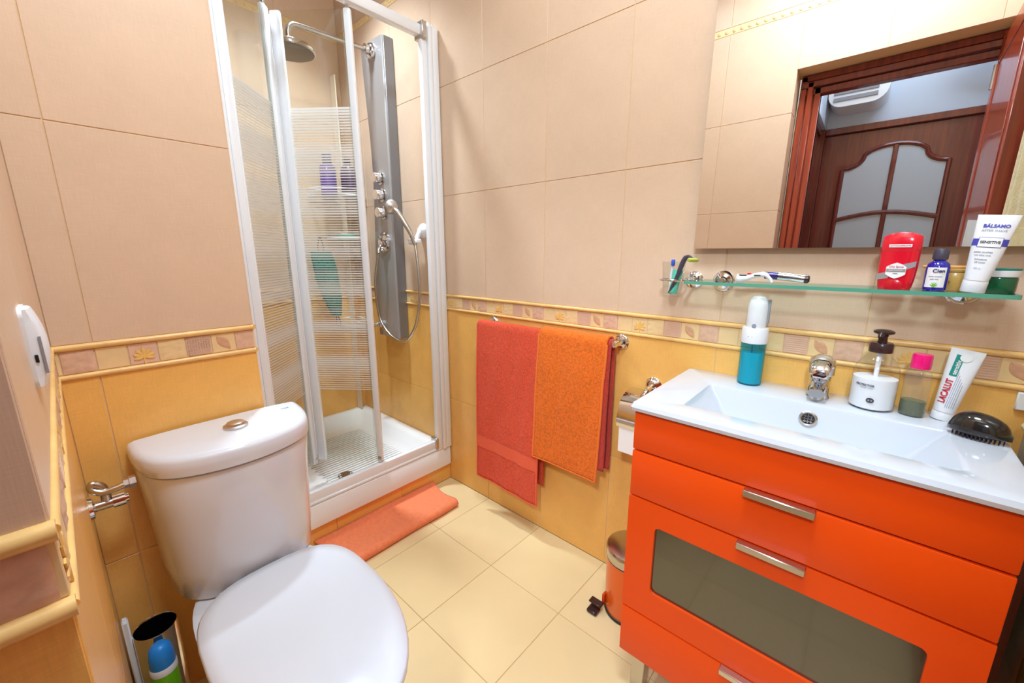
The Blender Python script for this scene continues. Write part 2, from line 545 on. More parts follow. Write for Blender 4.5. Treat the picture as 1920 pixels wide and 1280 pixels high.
# frieze pieces ---------------------------------------------------------
FW, FH = 0.0527, 0.051
def leaf_mesh():
    b = MB()
    n = 10
    def half(sgn):
        pts = []
        for i in range(n + 1):
            t = i / n
            pts.append((t, sgn * 0.30 * math.sin(PI * t) ** 0.8 * (1 - 0.25 * t)))
        return pts
    L = 0.040
    a = R(-52)
    def P(t, w, z):
        x, y = (t - .5) * L, w * L
        return (x * math.cos(a) - y * math.sin(a), x * math.sin(a) + y * math.cos(a), z)
    up, dn = half(1), half(-1)
    for i in range(n):
        (t0, u0), (t1, u1) = up[i], up[i + 1]
        (_, d0), (_, d1) = dn[i], dn[i + 1]
        ridge0, ridge1 = 0.0006, 0.0006
        vs = [b.bm.verts.new(P(t0, u0, 0)), b.bm.verts.new(P(t1, u1, 0)), b.bm.verts.new(P(t1, u1 * .5, .0016)), b.bm.verts.new(P(t0, u0 * .5, .0016))]
        b.bm.faces.new(vs)
        v2 = [b.bm.verts.new(P(t0, u0 * .5, .0016)), b.bm.verts.new(P(t1, u1 * .5, .0016)), b.bm.verts.new(P(t1, 0, ridge1)), b.bm.verts.new(P(t0, 0, ridge0))]
        b.bm.faces.new(v2)
        v3 = [b.bm.verts.new(P(t0, 0, ridge0)), b.bm.verts.new(P(t1, 0, ridge1)), b.bm.verts.new(P(t1, d1 * .5, .0016)), b.bm.verts.new(P(t0, d0 * .5, .0016))]
        b.bm.faces.new(v3)
        v4 = [b.bm.verts.new(P(t0, d0 * .5, .0016)), b.bm.verts.new(P(t1, d1 * .5, .0016)), b.bm.verts.new(P(t1, d1, 0)), b.bm.verts.new(P(t0, d0, 0))]
        b.bm.faces.new(v4)
    bmesh.ops.remove_doubles(b.bm, verts=b.bm.verts, dist=1e-5)
    return b.mesh('leaf', 60)
def palm_mesh():
    b = MB()
    for k in range(7):
        a = R(90 + (k - 3) * 33)
        l = 0.020 - 0.0018 * abs(k - 3)
        d = Vector((math.cos(a), math.sin(a), 0)); q = Vector((-d.y, d.x, 0))
        o = Vector((0, -0.008, 0))
        pts = [o, o + d * l * .35 + q * .0024, o + d * l * .75 + q * .0030, o + d * l, o + d * l * .75 - q * .0030, o + d * l * .35 - q * .0024]
        b.loft([[p for p in pts], [p + Vector((0, 0, .0011)) for p in pts], [(o + d * l * .5) + (p - (o + d * l * .5)) * .45 + Vector((0, 0, .0018)) for p in pts]])
    b.box((0, -.015, .0007), (.0022, .014, .0014))
    return b.mesh('leaf', 50)
def rough_mesh(m):
    b = MB()
    def fn(u, v):
        e = min(u, 1 - u, v, 1 - v)
        z = 0.0 if e < 0.02 else 0.0012 + 0.0030 * noise.noise(Vector((u * 6, v * 6, 3)))
        return ((u - .5) * (FW - .0018), (v - .5) * (FH - .0018), z)
    b.grid(fn, 9, 9)
    b.box((0, 0, -.004), (FW - .0018, FH - .0018, .0075))
    me = b.mesh('tile', 60)
    me.materials.append(M[m])
    return me
def hatch_mesh(m, cross=False):
    b = MB()
    b.box((0, 0, -.003), (FW - .0018, FH - .0018, .006), .001)
    for i in range(9):
        yy = (i - 4) * .0053
        b.box((0, yy, 0.0003), (FW - .006, .0030, .0014))
    if cross:
        for i in range(9):
            b.box(((i - 4) * .0053, 0, 0.0003), (.0028, FH - .006, .0014))
    me = b.mesh('tile', 30)
    me.materials.append(M[m])
    return me
LEAF, PALM = leaf_mesh(), palm_mesh()
LEAF.materials.append(M['fr_leaf']); PALM.materials.append(M['fr_gold'])
LEAF2 = LEAF.copy()
RC, RP = rough_mesh('fr_cream'), rough_mesh('fr_rough')
HP, HX = hatch_mesh('fr_pink'), hatch_mesh('fr_pink', True)
def frieze_piece(parent, f, pos, kind, w=FW, palm_bg='fr_cream', hatch=None):
    o = put_tile(parent, f, pos, w, FH, {'plain': 'fr_cream', 'palm': palm_bg, 'leaf': 'fr_cream', 'roughc': 'fr_cream', 'roughp': 'fr_rough', 'hatch': 'fr_pink'}[kind])
    full = w > FW - 0.004
    if full and kind in ('roughc', 'roughp'):
        o.data = RC if kind == 'roughc' else RP
    if full and kind == 'hatch':
        o.data = hatch or HP
    if full and kind in ('palm', 'leaf'):
        q = bpy.data.objects.new('leaf', PALM if kind == 'palm' else LEAF)
        COL.objects.link(q)
        q.parent = o
        q.location = (0, 0.001 if kind == 'palm' else 0, 0.0002)
        q.scale = (1.3, 1.3, 1.3) if kind == 'palm' else (1.1, 1.1, 1.2)
    return o
SEQ = ['plain', 'palm', 'roughc', 'hatch', 'leaf', 'roughp']
ROWS_LOW = [(0.0, 0.453), (0.453, 0.905)]
ROWS_UP = [(0.980, 1.426), (1.426, 1.874), (1.874, 2.305), (2.340, TOP)]
ZF = 0.942

def spans(a, b, start, step):
    """cut [a,b] at start + k*step"""
    k = math.ceil((a - start) / step - 1e-6)
    cuts = [a]
    while start + k * step < b - 1e-6:
        c = start + k * step
        if c > a + 1e-6:
            cuts.append(c)
        k += 1
    cuts.append(b)
    return list(zip(cuts[:-1], cuts[1:]))

def rope(parent, pts, r):
    p2 = []
    for a, b in zip(pts[:-1], pts[1:]):
        a, b = Vector(a), Vector(b)
        n = max(2, int((b - a).length / .03))
        for i in range(n):
            p2.append(a.lerp(b, i / n))
    p2.append(Vector(pts[-1]))
    p2 = [p + Vector((0, 0, .0008 * noise.noise(p * 9))) for p in p2]
    part('trim_moulding', MB().tube(p2, r, 14), 'rope', parent)

def tile_wall(parent, f, plane, a, b, start, seq0, axis, rr=1.0, palm_bg='fr_cream', zmax=TOP, zmin=0.0, hatch=None, beads=True):
    """axis = world coordinate running along the wall ('x' or 'y')"""
    def P(t, z, off=0.0):
        n = Vector(FR[f][2])
        p = Vector((t, plane, z)) if axis == 'x' else Vector((plane, t, z))
        return p + n * off
    for (t0, t1) in spans(a, b, start, .316):
        if t1 - t0 < .004:
            continue
        for i, (z0, z1) in enumerate(ROWS_LOW + ROWS_UP):
            if z1 > zmax + .01:
                z1 = zmax
            if z0 < zmin:
                z0 = zmin
            if z1 - z0 < .01:
                continue
            put_tile(parent, f, P((t0 + t1) / 2, (z0 + z1) / 2), t1 - t0, z1 - z0, 'tile_low' if i < 2 else 'tile_up')
    if zmin > .9:
        pass
    else:
        for (t0, t1) in spans(a, b, start, FW):
            k = int(round(((t0 + t1) / 2 - start) / FW - .5)) + seq0
            if t1 - t0 > .004:
                frieze_piece(parent, f, P((t0 + t1) / 2, ZF), SEQ[k % 6], t1 - t0, palm_bg, hatch)
        rope(parent, [P(a, .974), P(b, .974)], .0068 * rr)
        rope(parent, [P(a, .910), P(b, .910)], .0062 * rr)
    if beads and zmax >= TOP:
        bm_ = MB()
        for (t0, t1) in spans(a, b, start, FW / 1.5):
            c = P((t0 + t1) / 2, 2.3225)
            bm_.lathe([(.010, -.002), (.009, .002), (.005, .004)], (0, 0, 0), 8)
            vs = list(bm_.bm.verts)[-24:]
            bmesh.ops.transform(bm_.bm, matrix=frame_mat(f, c), verts=vs)
        lo, hi = P(a, 2.307), P(b, 2.338, -.006)
        x0, x1 = sorted((lo.x, hi.x)); y0, y1 = sorted((lo.y, hi.y))
        bm_.bx(x0, x1, y0, y1, 2.307, 2.338)
        part('bead_trim', bm_, 'rope' if False else 'fr_cream', parent)

tile_wall(wall_back, 'B', 0.0, XB, XR, -.008, 0, 'x')
tile_wall(wall_left, 'A', 0.0, YC, -.905, -1.213, 0, 'y', palm_bg='fr_pink', hatch=HX)
tile_wall(wall_front, 'C', YC, 0.0, XC, XC - .316 * 3, 2, 'x', rr=.62)
tile_wall(wall_front, 'C', YC, XC, XR, XC, 0, 'x', zmin=OPEN_TOP)
tile_wall(wall_alcove, 'A', XB, -.903, 0.0, -.315, 0, 'y', zmin=0.0)
tile_wall(wall_left, 'C', -.903, XB, 0.0, -.02, 0, 'x') 
tile_wall(wall_right, 'D', XR, YC, 0.0, -.05, 1, 'y')
# reveal of the opening beside the camera
for (z0, z1) in ROWS_LOW + [(0.980, 1.426), (1.426, 1.874), (1.874, OPEN_TOP)]:
    put_tile(wall_front, 'A', (XC, (YC + YHALL + .06) / 2, (z0 + z1) / 2), YC - YHALL - .06, z1 - z0, 'tile_low' if z1 < .91 else 'tile_up')
yy = YC
for k, kd in enumerate(['roughp', 'plain']):
    frieze_piece(wall_front, 'A', (XC, YC - .004 - FW * (k + .5), ZF), kd)
rope(wall_front, [(XC + .001, YC + .002, .974), (XC + .001, YHALL + .06, .974)], .0080)
rope(wall_front, [(XC + .001, YC + .002, .910), (XC + .001, YHALL + .06, .910)], .0080)
# floor tiles
for (x0, x1) in spans(-.295, XR, -.008, .316):
    for (y0, y1) in spans(YHALL, 0.0, -.303, .316):
        if x1 <= .002 and y0 < -.904 and False:
            continue
        put_tile(floor, 'F', ((x0 + x1) / 2, (y0 + y1) / 2, 0), x1 - x0, y1 - y0, 'tile_floor')

# plinth of ochre tile under the shower tray
trim_1 = structure(part('trim_1', MB().bx(-.34, -.2975, -.903, 0, 0, .096), 'grout_low', None, None))
for (y0, y1) in spans(-.903, 0, -.30, .316):
    put_tile(trim_1, 'A', (-.295, (y0 + y1) / 2, .048), y1 - y0, .096, 'tile_low')

# ---------------------------------------------------------------- door opening, hall beyond it (seen in the mirror)
trim_2 = structure(part('trim_2', MB().bx(.846, .930, YHALL, -1.385, 0, 2.0), 'wood', None))
fb = MB()
for (x0, x1, d) in [(.846, .872, -1.372), (.876, .900, -1.364), (.904, .930, -1.376)]:
    fb.bx(x0, x1, YHALL, d, 0, 2.055 - (x0 - .846), .003)
part('casing', fb, 'wood', trim_2)
fb = MB()
for (z0, z1, d) in [(2.030, 2.060, -1.372), (2.000, 2.027, -1.364), (1.968, 1.997, -1.376)]:
    fb.bx(.848, 1.500, YHALL, d, z0, z1, .003)
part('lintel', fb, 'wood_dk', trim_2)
part('jamb', MB().bx(1.488, 1.512, YHALL, -1.36, 0, 2.055, .003), 'wood', trim_2)

shell_h = dict(m='hall')
floor_h = shell('floor_hall', [(0.2, 2.4, -2.65, YHALL, -.1, -.002)], 'grout_floor')
ceil_h = shell('ceiling_hall', [(0.2, 2.4, -2.65, YHALL, TOP, TOP + .08)], 'ceiling')
wall_h = shell('wall_hall', [(0.2, 2.4, -2.65, -2.55, 0, TOP)], 'hall')
wall_h2 = shell('wall_hall_right', [(2.3, 2.4, -2.55, YHALL, 0, TOP)], 'hall')
wall_h3 = shell('wall_hall_left', [(0.2, .30, -2.55, YHALL, 0, TOP)], 'hall')
wr = thing('wardrobe', 'dark wooden wardrobe side in the hall, seen in the mirror left of the glazed door', 'wardrobe', (.55, -2.2, 0))
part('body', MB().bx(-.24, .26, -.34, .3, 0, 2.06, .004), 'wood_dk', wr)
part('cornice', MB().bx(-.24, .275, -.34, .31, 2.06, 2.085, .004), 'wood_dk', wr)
bmn = structure(part('trim_3', MB().bx(.30, .845, -2.55, -1.95, 2.10, TOP, .01, 2), 'hall', None))

# hall door with arched glazing
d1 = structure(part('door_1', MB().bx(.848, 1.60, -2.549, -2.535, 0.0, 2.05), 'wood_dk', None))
def ogee(x0, x1, z0, zs, zt, n=10):
    """outline of the glazed opening: straight sides, concave shoulder, arched head"""
    w = x1 - x0
    pts = [(x0, z0), (x1, z0), (x1, zs)]
    s = .22 * w
    for i in range(n + 1):
        a = i / n * PI / 2
        pts.append((x1 - s * math.sin(a) * .95, zs + (zt - .05 - zs) * (1 - math.cos(a))))
    xa, za = pts[-1]
    for i in range(1, n):
        t = i / n
        pts.append((xa + (2 * (x0 + w / 2) - 2 * xa) * t, za + .05 * math.sin(PI * t) ** .6))
    for i in range(n + 1):
        a = (1 - i / n) * PI / 2
        pts.append((x0 + s * math.sin(a) * .95, zs + (zt - .05 - zs) * (1 - math.cos(a))))
    return pts
GX0, GX1, GM = .972, 1.482, 1.228
og = ogee(GX0, GX1, .95, 1.82, 1.95)
part('pane', MB().prism(og, 'Y', -2.536, -2.531), 'frost', d1)
rim = [(x, -2.530, z) for x, z in og] + [(og[0][0], -2.530, og[0][1])]
part('moulding', MB().tube(rim, .013, 8), 'wood_dk', d1)
part('glazing_bar', MB().bx(GM - .013, GM + .013, -2.538, -2.518, .95, 1.945, .004), 'wood_dk', d1)
hb = [(GX0 + (GX1 - GX0) * i / 16, -2.528, 1.485 + .042 * math.sin(PI * i / 16)) for i in range(17)]
part('glazing_bar', MB().tube(hb, .014, 8), 'wood_dk', d1)
part('frame', MB().bx(.80, .846, -2.55, -2.51, 0, 2.095, .004).bx(1.602, 1.65, -2.55, -2.51, 0, 2.095, .004).bx(.846, 1.602, -2.55, -2.51, 2.053, 2.095, .004), 'wood_dk', d1)

# bathroom door leaf, folded back against the right wall (seen in the mirror)
d2 = structure(part('door_2', MB().bx(1.492, 1.530, -1.40, -.860, .012, 2.03, .003), 'wood', None))
part('moulding', MB().bx(1.489, 1.493, -1.36, -1.345, .1, 1.95, .001).bx(1.489, 1.493, -.915, -.90, .1, 1.95, .001).bx(1.489, 1.493, -1.36, -.90, .1, .115, .001).bx(1.489, 1.493, -1.36, -.90, 1.935, 1.95, .001), 'wood', d2)
for z in (.25, 1.05, 1.90):
    part('hinge', MB().lathe([(.007, -.045), (.007, .045)], (1.488, -1.392, z), 10), 'nickel', d2)
part('handle', MB().lathe([(.022, 0), (.022, .006)], (1.492, -.93, 1.02), 16, 'X').tube([(1.488, -.93, 1.02), (1.45, -.93, 1.02), (1.445, -.94, 1.02), (1.445, -1.04, 1.02)], .009), 'nickel', d2)

# air conditioner in the hall
ac = thing('air_conditioner', 'white wall air conditioner high in the hall, reflected at the top of the mirror', 'air conditioner', (1.0, -2.55, 2.28))
def rrect(w, h, r, n=6):
    pts = []
    for cx, cy, a0 in ((w / 2 - r, h / 2 - r, 0), (-w / 2 + r, h / 2 - r, 90), (-w / 2 + r, -h / 2 + r, 180), (w / 2 - r, -h / 2 + r, 270)):
        for i in range(n + 1):
            a = R(a0 + 90 * i / n)
            pts.append((cx + r * math.cos(a), cy + r * math.sin(a)))
    return pts
part('body', MB().prism(rrect(.30, .20, .08), 'Y', 0, .2).mesh('body') if False else MB().prism(rrect(.30, .20, .08), 'Y', .0, .20), 'white_pl', ac)
for z in (-.055, -.015):
    part('louver', MB().bx(-.12, .10, .200, .206, z - .012, z + .012, .002), 'grey_pl', ac)

# ================================================================== CEILING LAMPS
lp = thing('ceiling_lamp', 'round flush ceiling lamp near the bathroom doorway', 'lamp', (1.06, -.88, TOP))
part('base', MB().lathe([(.17, 0), (.17, -.03), (.16, -.035)], n=36), 'white_pl', lp)
part('diffuser', MB().lathe([(.158, -.033), (.150, -.055), (.11, -.070), (.02, -.076)], n=36), 'lamp', lp)
lp = thing('downlight', 'small recessed ceiling spotlight above the toilet', 'lamp', (.30, -.72, TOP))
part('ring', MB().lathe([(.10, 0), (.10, -.008), (.085, -.012)], n=32), 'white_pl', lp)
part('diffuser', MB().lathe([(.084, -.010), (.084, -.016), (.01, -.018)], n=32), 'lamp', lp)
lp = thing('downlight', 'small recessed ceiling spotlight inside the shower alcove', 'lamp', (-.62, -.42, TOP))
part('ring', MB().lathe([(.10, 0), (.10, -.008), (.085, -.012)], n=32), 'white_pl', lp)
part('diffuser', MB().lathe([(.084, -.010), (.084, -.016), (.01, -.018)], n=32), 'lamp', lp)
lp = thing('ceiling_panel', 'square ceiling light panel in the hall', 'lamp', (1.35, -1.95, TOP))
part('frame', MB().bx(-.33, .33, -.33, .33, -.014, 0, .004), 'white_pl', lp)
part('diffuser', MB().bx(-.305, .305, -.305, .305, -.02, -.014), 'lamp', lp)

lp = thing('fill_light_housing', 'made-up white housing of the added fill light, hung in the hall and aimed at the bathroom doorway', 'lamp', (1.50, -2.30, TOP))  # invented housing around the added fill light
part('stem', MB().tube([(0, -.03, -.002), (0, -.03, -.33)], .012, 12), 'white_pl', lp)
part('base', MB().lathe([(.06, 0), (.06, -.02), (.05, -.025)], (0, -.03, 0), 24), 'white_pl', lp)
hd_ = part('head', MB().lathe([(.06, .10), (.135, .035), (.14, .004), (.132, .004), (.125, .03), (.001, .06)], n=28), 'white_pl', lp)
hd_.matrix_local = Matrix.Translation((0, 0, -.35)) @ (-aim).to_track_quat('Z', 'Y').to_matrix().to_4x4()

# ================================================================== SHOWER
tray = thing('shower_tray', 'white acrylic shower tray set on an ochre tiled plinth', 'shower tray', (0, 0, 0))
tb = MB()
def tr_ring(x0, x1, y0, y1, z, r):
    pts = rrect(x1 - x0, y1 - y0, r, 5)
    return [(p[0] + (x0 + x1) / 2, p[1] + (y0 + y1) / 2, z) for p in pts]
OX0, OX1, OY0, OY1 = XB + .002, -.278, -.9, -.003
tb.loft([tr_ring(OX0, OX1, OY0, OY1, .094, .012), tr_ring(OX0, OX1, OY0, OY1, .186, .012), tr_ring(OX0 + .006, OX1 - .006, OY0 + .006, OY1 - .006, .192, .012),
         tr_ring(OX0 + .045, OX1 - .05, OY0 + .05, OY1 - .05, .192, .03), tr_ring(OX0 + .060, OX1 - .065, OY0 + .065, OY1 - .065, .182, .04),
         tr_ring(OX0 + .10, OX1 - .10, OY0 + .10, OY1 - .10, .140, .06), tr_ring(OX0 + .13, OX1 - .13, OY0 + .13, OY1 - .13, .134, .06),
         tr_ring(-.62, -.42, -.57, -.37, .128, .05)])
part('basin', tb, 'acrylic', tray, 50)
ab = MB()
for i in range(22):
    x = -.95 + i * .021
    ab.bx(x, x + .008, -.55 + (i % 2) * .01, -.16, .1335, .1365, .001)
part('anti_slip_ribs', ab, 'acrylic', tray)
part('drain', MB().lathe([(.036, .128), (.036, .135), (.030, .138), (.028, .134), (.012, .134), (.010, .139), (.001, .139)], (-.505, -.468, 0), 28), 'brass', tray)
part('drain_cover', MB().lathe([(.020, .138), (.020, .142), (.001, .144)], (-.505, -.468, 0), 24), 'brass', tray)

enc = thing('shower_enclosure', 'white framed folding glass shower door standing half open on the tray', 'shower door', (0, 0, 0))
part('bottom_rail', MB().bx(-.312, -.286, -.80, -.082, .193, .246, .006, 2).bx(-.318, -.280, -.80, -.03, .193, .206, .003), 'alu', enc)
part('top_rail', MB().bx(-.316, -.278, -.80, -.070, 2.046, 2.088, .008, 2), 'alu', enc)
jb = MB()
for y0, y1, x1 in [(-.088, -.060, -.276), (-.058, -.038, -.268), (-.036, -.004, -.272)]:
    jb.bx(-.302, x1, y0, y1, .193, 2.10, .004, 2)
jb.bx(-.300, -.285, -.084, -.006, .195, 2.096)
part('jamb', jb, 'alu', enc)
jb = MB()
for y0, y1, x1 in [(-.902, -.850, -.276), (-.848, -.822, -.270), (-.820, -.797, -.280)]:
    jb.bx(-.325, x1, y0, y1, .193, 2.10, .004, 2)
jb.bx(-.318, -.285, -.898, -.801, .195, 2.096)
part('jamb', jb, 'alu', enc)
part('rail_bracket', MB().bx(-.320, -.262, -.092, -.068, 2.035, 2.098, .003), 'nickel', enc)
part('rail_bracket', MB().bx(-.320, -.276, -.100, -.080, .200, .262, .003), 'nickel', enc)

def fold_panel(p0, p1, z0, z1, w0, w1):
    """a hinged pane between two upright profiles"""
    p0, p1 = Vector((*p0, 0)), Vector((*p1, 0))
    d = (p1 - p0); L = d.length; ang = math.atan2(d.y, d.x)
    e = bpy.data.objects.new('folding_panel', MB().box((L / 2, 0, (z0 + z1) / 2), (L - .02, .005, z1 - z0)).mesh('folding_panel'))
    COL.objects.link(e)
    e.data.materials.append(M['glass_stripe'])
    e.parent = enc
    e.location = p0
    e.rotation_euler = (0, 0, ang)
    for x, w in ((w0 / 2, w0), (L - w1 / 2, w1)):
        b = MB().box((x, 0, (z0 + z1) / 2), (w, .020, z1 - z0), .005, 2).box((x, .004, (z0 + z1) / 2), (w * .4, .022, z1 - z0 - .02), .004, 2)
        part('profile', b, 'alu', e)
    part('seal', MB().box((L - w1 - .004, 0, (z0 + z1) / 2), (.008, .008, z1 - z0 - .01), .002), 'clear_pl', e)
    part('roller', MB().box((L - w1 / 2, 0, z0 + .012), (.018, .026, .03), .004, 2), 'nickel', e)
    part('roller', MB().box((L - w1 / 2, 0, z1 + .008), (.012, .014, .02), .003), 'nickel', e)
    return e
fold_panel((-.298, -.800), (-.520, -.588), .250, 2.035, .012, .036)
fold_panel((-.532, -.568), (-.298, -.380), .250, 2.035, .036, .026)
part('hinge', MB().tube([(-.530, -.580, .28), (-.530, -.580, 2.02)], .007, 10), 'alu', enc)

# shower column
colm = thing('shower_column', 'grey metallic shower column with round knobs and hose on the alcove wall', 'shower column', (0, 0, 0))
pb = MB()
rings = []
for i in range(25):
    t = i / 24
    z = .722 + t * (2.165 - .722)
    waist = .042 * math.exp(-((z - 1.60) / .42) ** 2)
    xl, xr = -.828 + waist, -.616
    rings.append([(xl, -.002, z), (xl, -.045, z), (xl + .012, -.058, z), ((xl + xr) / 2, -.062, z), (xr - .006, -.060, z), (xr, -.052, z), (xr, -.002, z)])
pb.loft(rings)
part('body', pb, 'panel', colm, 50)
part('side_trim', MB().bx(-.616, -.6125, -.052, -.002, .722, 2.165, .001), 'panel_side', colm)
for x, z in [(-.698, 1.545), (-.690, 1.462), (-.684, 1.376)]:
    k = part('knob', MB().lathe([(.033, .060), (.033, .066), (.026, .069), (.026, .098), (.023, .102), (.001, .103)], (x, 0, z), 28, 'Y'), 'chrome', colm)
part('diverter', MB().lathe([(.052, .060), (.052, .070), (.045, .076), (.039, .070), (.036, .064), (.001, .064)], (-.695, 0, 1.228), 36, 'Y'), 'chrome', colm)
part('lever', MB().lathe([(.020, .064), (.018, .092), (.001, .095)], (-.695, 0, 1.222), 24, 'Y').tube([(-.695, -.085, 1.215), (-.690, -.105, 1.190), (-.686, -.108, 1.172)], [.008, .007, .006]), 'chrome', colm)
part('spout', MB().lathe([(.022, .058), (.022, .066), (.012, .068), (.012, .085)], (-.79, 0, .785), 20, 'Y').tube([(-.79, -.08, .785), (-.795, -.115, .780), (-.798, -.128, .768)], .011), 'chrome', colm)
part('arm_flange', MB().lathe([(.034, .058), (.034, .072), (.028, .080), (.022, .084), (.022, .100), (.012, .102)], (-.705, 0, 2.118), 28, 'Y'), 'chrome', colm)
arm = smooth_path([(-.705, -.09, 2.118), (-.705, -.25, 2.112), (-.705, -.395, 2.106), (-.705, -.425, 2.098), (-.705, -.440, 2.075), (-.705, -.442, 2.045)], 6)
part('shower_arm', MB().tube(arm, .0105, 12), 'steel', colm)
hd = part('shower_head', MB().lathe([(.012, .050), (.024, .045), (.028, .030), (.050, .020), (.096, .014), (.100, .008), (.100, -.002), (.094, -.005)], n=40, cap1=False), 'chrome', colm)
hd.location = (-.705, -.442, 1.998)
hd.rotation_euler = (R(0), R(0), 0)
part('spray_face', MB().lathe([(.094, -.005), (.090, -.007), (.001, -.008)], n=40, cap0=True), 'dark_steel', hd)
hose = smooth_path([(-.688, -.108, 1.172), (-.720, -.115, 1.05), (-.735, -.110, .93), (-.715, -.105, .815), (-.640, -.100, .747), (-.560, -.090, .722), (-.490, -.085, .745), (-.425, -.080, .830), (-.400, -.070, .96), (-.415, -.060, 1.10), (-.440, -.052, 1.215)], 8)
part('hose', MB().tube(hose, .0072, 10), 'steel', colm)

hh = thing('hand_shower', 'chrome hand shower resting in a white suction holder beside the grey column', 'hand shower', (0, 0, 0))
part('handle', MB().tube(smooth_path([(-.438, -.054, 1.212), (-.452, -.064, 1.262), (-.476, -.082, 1.315), (-.505, -.094, 1.358), (-.530, -.100, 1.378)], 6), [.0105 + .00016 * i for i in range(25)], 12), 'steel', hh)
hb = MB().lathe([(.010, -.026), (.026, -.014), (.036, .002), (.037, .012), (.034, .016), (.001, .016)], n=28)
q = part('head', hb, 'nickel', hh)
q.location = (-.545, -.104, 1.388)
q.rotation_euler = (R(16), R(-62), R(0))
sh = thing('shower_holder', 'white suction cup holder gripping the hand shower on the tiles', 'holder', (-.452, 0, 1.255))
part('suction_cup', MB().lathe([(.036, .001), (.034, .006), (.022, .014), (.016, .026), (.001, .028)], (0.012, 0, .025), 28, 'Y'), 'white_pl', sh)
part('clip', MB().box((0.0, -.045, -.026), (.070, .030, .020), .005, 2).tube([(.012, -.024, .02), (.012, -.045, -.02)], .011), 'white_pl', sh)
part('clip_tip', MB().prism([(-.045, -.015), (-.030, .0), (-.030, -.03)], 'Y', -.06, -.035), 'white_pl', sh).location = (-.005, 0, -.012)

# caddy in the alcove corner, behind the striped pane
cd = thing('corner_caddy', 'white wire corner shelf pole behind the striped shower glass', 'shelf', (0, 0, 0))
part('upright', MB().box((-1.118, -.062, 1.155), (.058, .007, 1.93), .003, rot=None), 'pole_cream', cd)
for z in (1.475, 1.245, .74):
    ring = [(-1.145, -.02), (-.955, -.02), (-.965, -.06), (-1.01, -.115), (-1.07, -.150), (-1.145, -.160)] if z < 1.3 else [(-1.145, -.02), (-.945, -.02), (-.955, -.08), (-1.00, -.165), (-1.06, -.225), (-1.145, -.245)]
    s = part('shelf', MB().prism(ring, 'Z', z - .004, z), 'clear_pl', cd)
    rb = MB()
    for dz in (.012, .045):
        rb.tube([(x, y, z + dz) for x, y in ring] + [(ring[0][0], ring[0][1], z + dz)], .003, 8)
    part('rail', rb, 'white_pl', s)
def bottle(name, label, loc, prof, m, capm, capprof, sx=1.0, sy=1.0, cat='bottle', rotz=0.0, group=None):
    t = thing(name, label, cat, loc, rotz, group)
    part('body', MB().lathe(prof, n=28, sx=sx, sy=sy), m, t)
    part('cap', MB().lathe(capprof, n=24), capm, t)
    return t
bottle('shampoo_bottle', 'purple shampoo bottle with a dark square cap on the top caddy shelf, left of two', (-1.075, -.155, 1.476), [(.036, 0), (.041, .004), (.041, .150), (.036, .166), (.022, .172)], 'lilac', 'plum', [(.024, .172), (.024, .222), (.021, .226), (.001, .226)], .85, 1.05)
bottle('pump_bottle', 'dark plum bottle with a narrow neck on the top caddy shelf, right of two', (-1.015, -.070, 1.476), [(.044, 0), (.048, .004), (.048, .135), (.040, .162), (.018, .178)], 'plum', 'black', [(.017, .178), (.017, .205), (.013, .212), (.001, .213)], 1.0, .8)
sp = thing('soap_dish', 'pale teal soap tray with a peach soap on the middle caddy shelf', 'soap dish', (-1.06, -.085, 1.246))
part('tray', MB().lathe([(.030, 0), (.048, .012), (.050, .030), (.046, .030), (.040, .014), (.001, .010)], n=24, sx=.9, sy=1.0), 'mint', sp)
part('soap', MB().lathe([(.001, .012), (.028, .014), (.034, .026), (.026, .038), (.001, .040)], n=20, sx=.9, sy=1.2), 'peach', sp)
lf = thing('scrub_mitt', 'teal green bath scrub strap hanging from the caddy behind the striped glass', 'bath scrubber', (-1.05, -.245, 1.2))
def lfn(i, n=22):
    t = i / (n - 1)
    w = .040 + .014 * math.sin(PI * min(1, t * 1.15)) - .018 * t
    z = -.03 - t * .36
    d = .020
    return [((w if k < 2 else -w) * .45 * 1 + .020 * t, ((d if k in (1, 2) else -d)) - .045 * t * 0 + (.010 * math.sin(k * 1.7 + t * 9)), z) for k in range(4)]
lb = MB()
rg = []
for i in range(22):
    t = i / 21
    w = .058 + .012 * math.sin(PI * t) - .030 * t * t
    z = -.02 - t * .36
    rg.append([(.022 * math.cos(a) * (1 + .15 * noise.noise(Vector((a, t * 20, 0)))), w * math.sin(a) * (1 + .12 * noise.noise(Vector((a * 2, t * 22, 5)))) + .055 * t, z) for a in [2 * PI * k / 16 for k in range(16)]])
lb.loft(rg)
part('mitt', lb, 'loofah', lf)
part('cord', MB().tube(smooth_path([(.0, .0, -.025), (.0, -.016, .0), (0, .0, .060), (.0, .016, .0), (0, .004, -.025)], 6), .0025, 8), 'black', lf)
part('tassel', MB().tube(smooth_path([(.0, .055, -.375), (.0, .050, -.42), (.0, .062, -.45), (.0, .074, -.42), (.0, .058, -.375)], 6), .003, 8), 'black', lf)

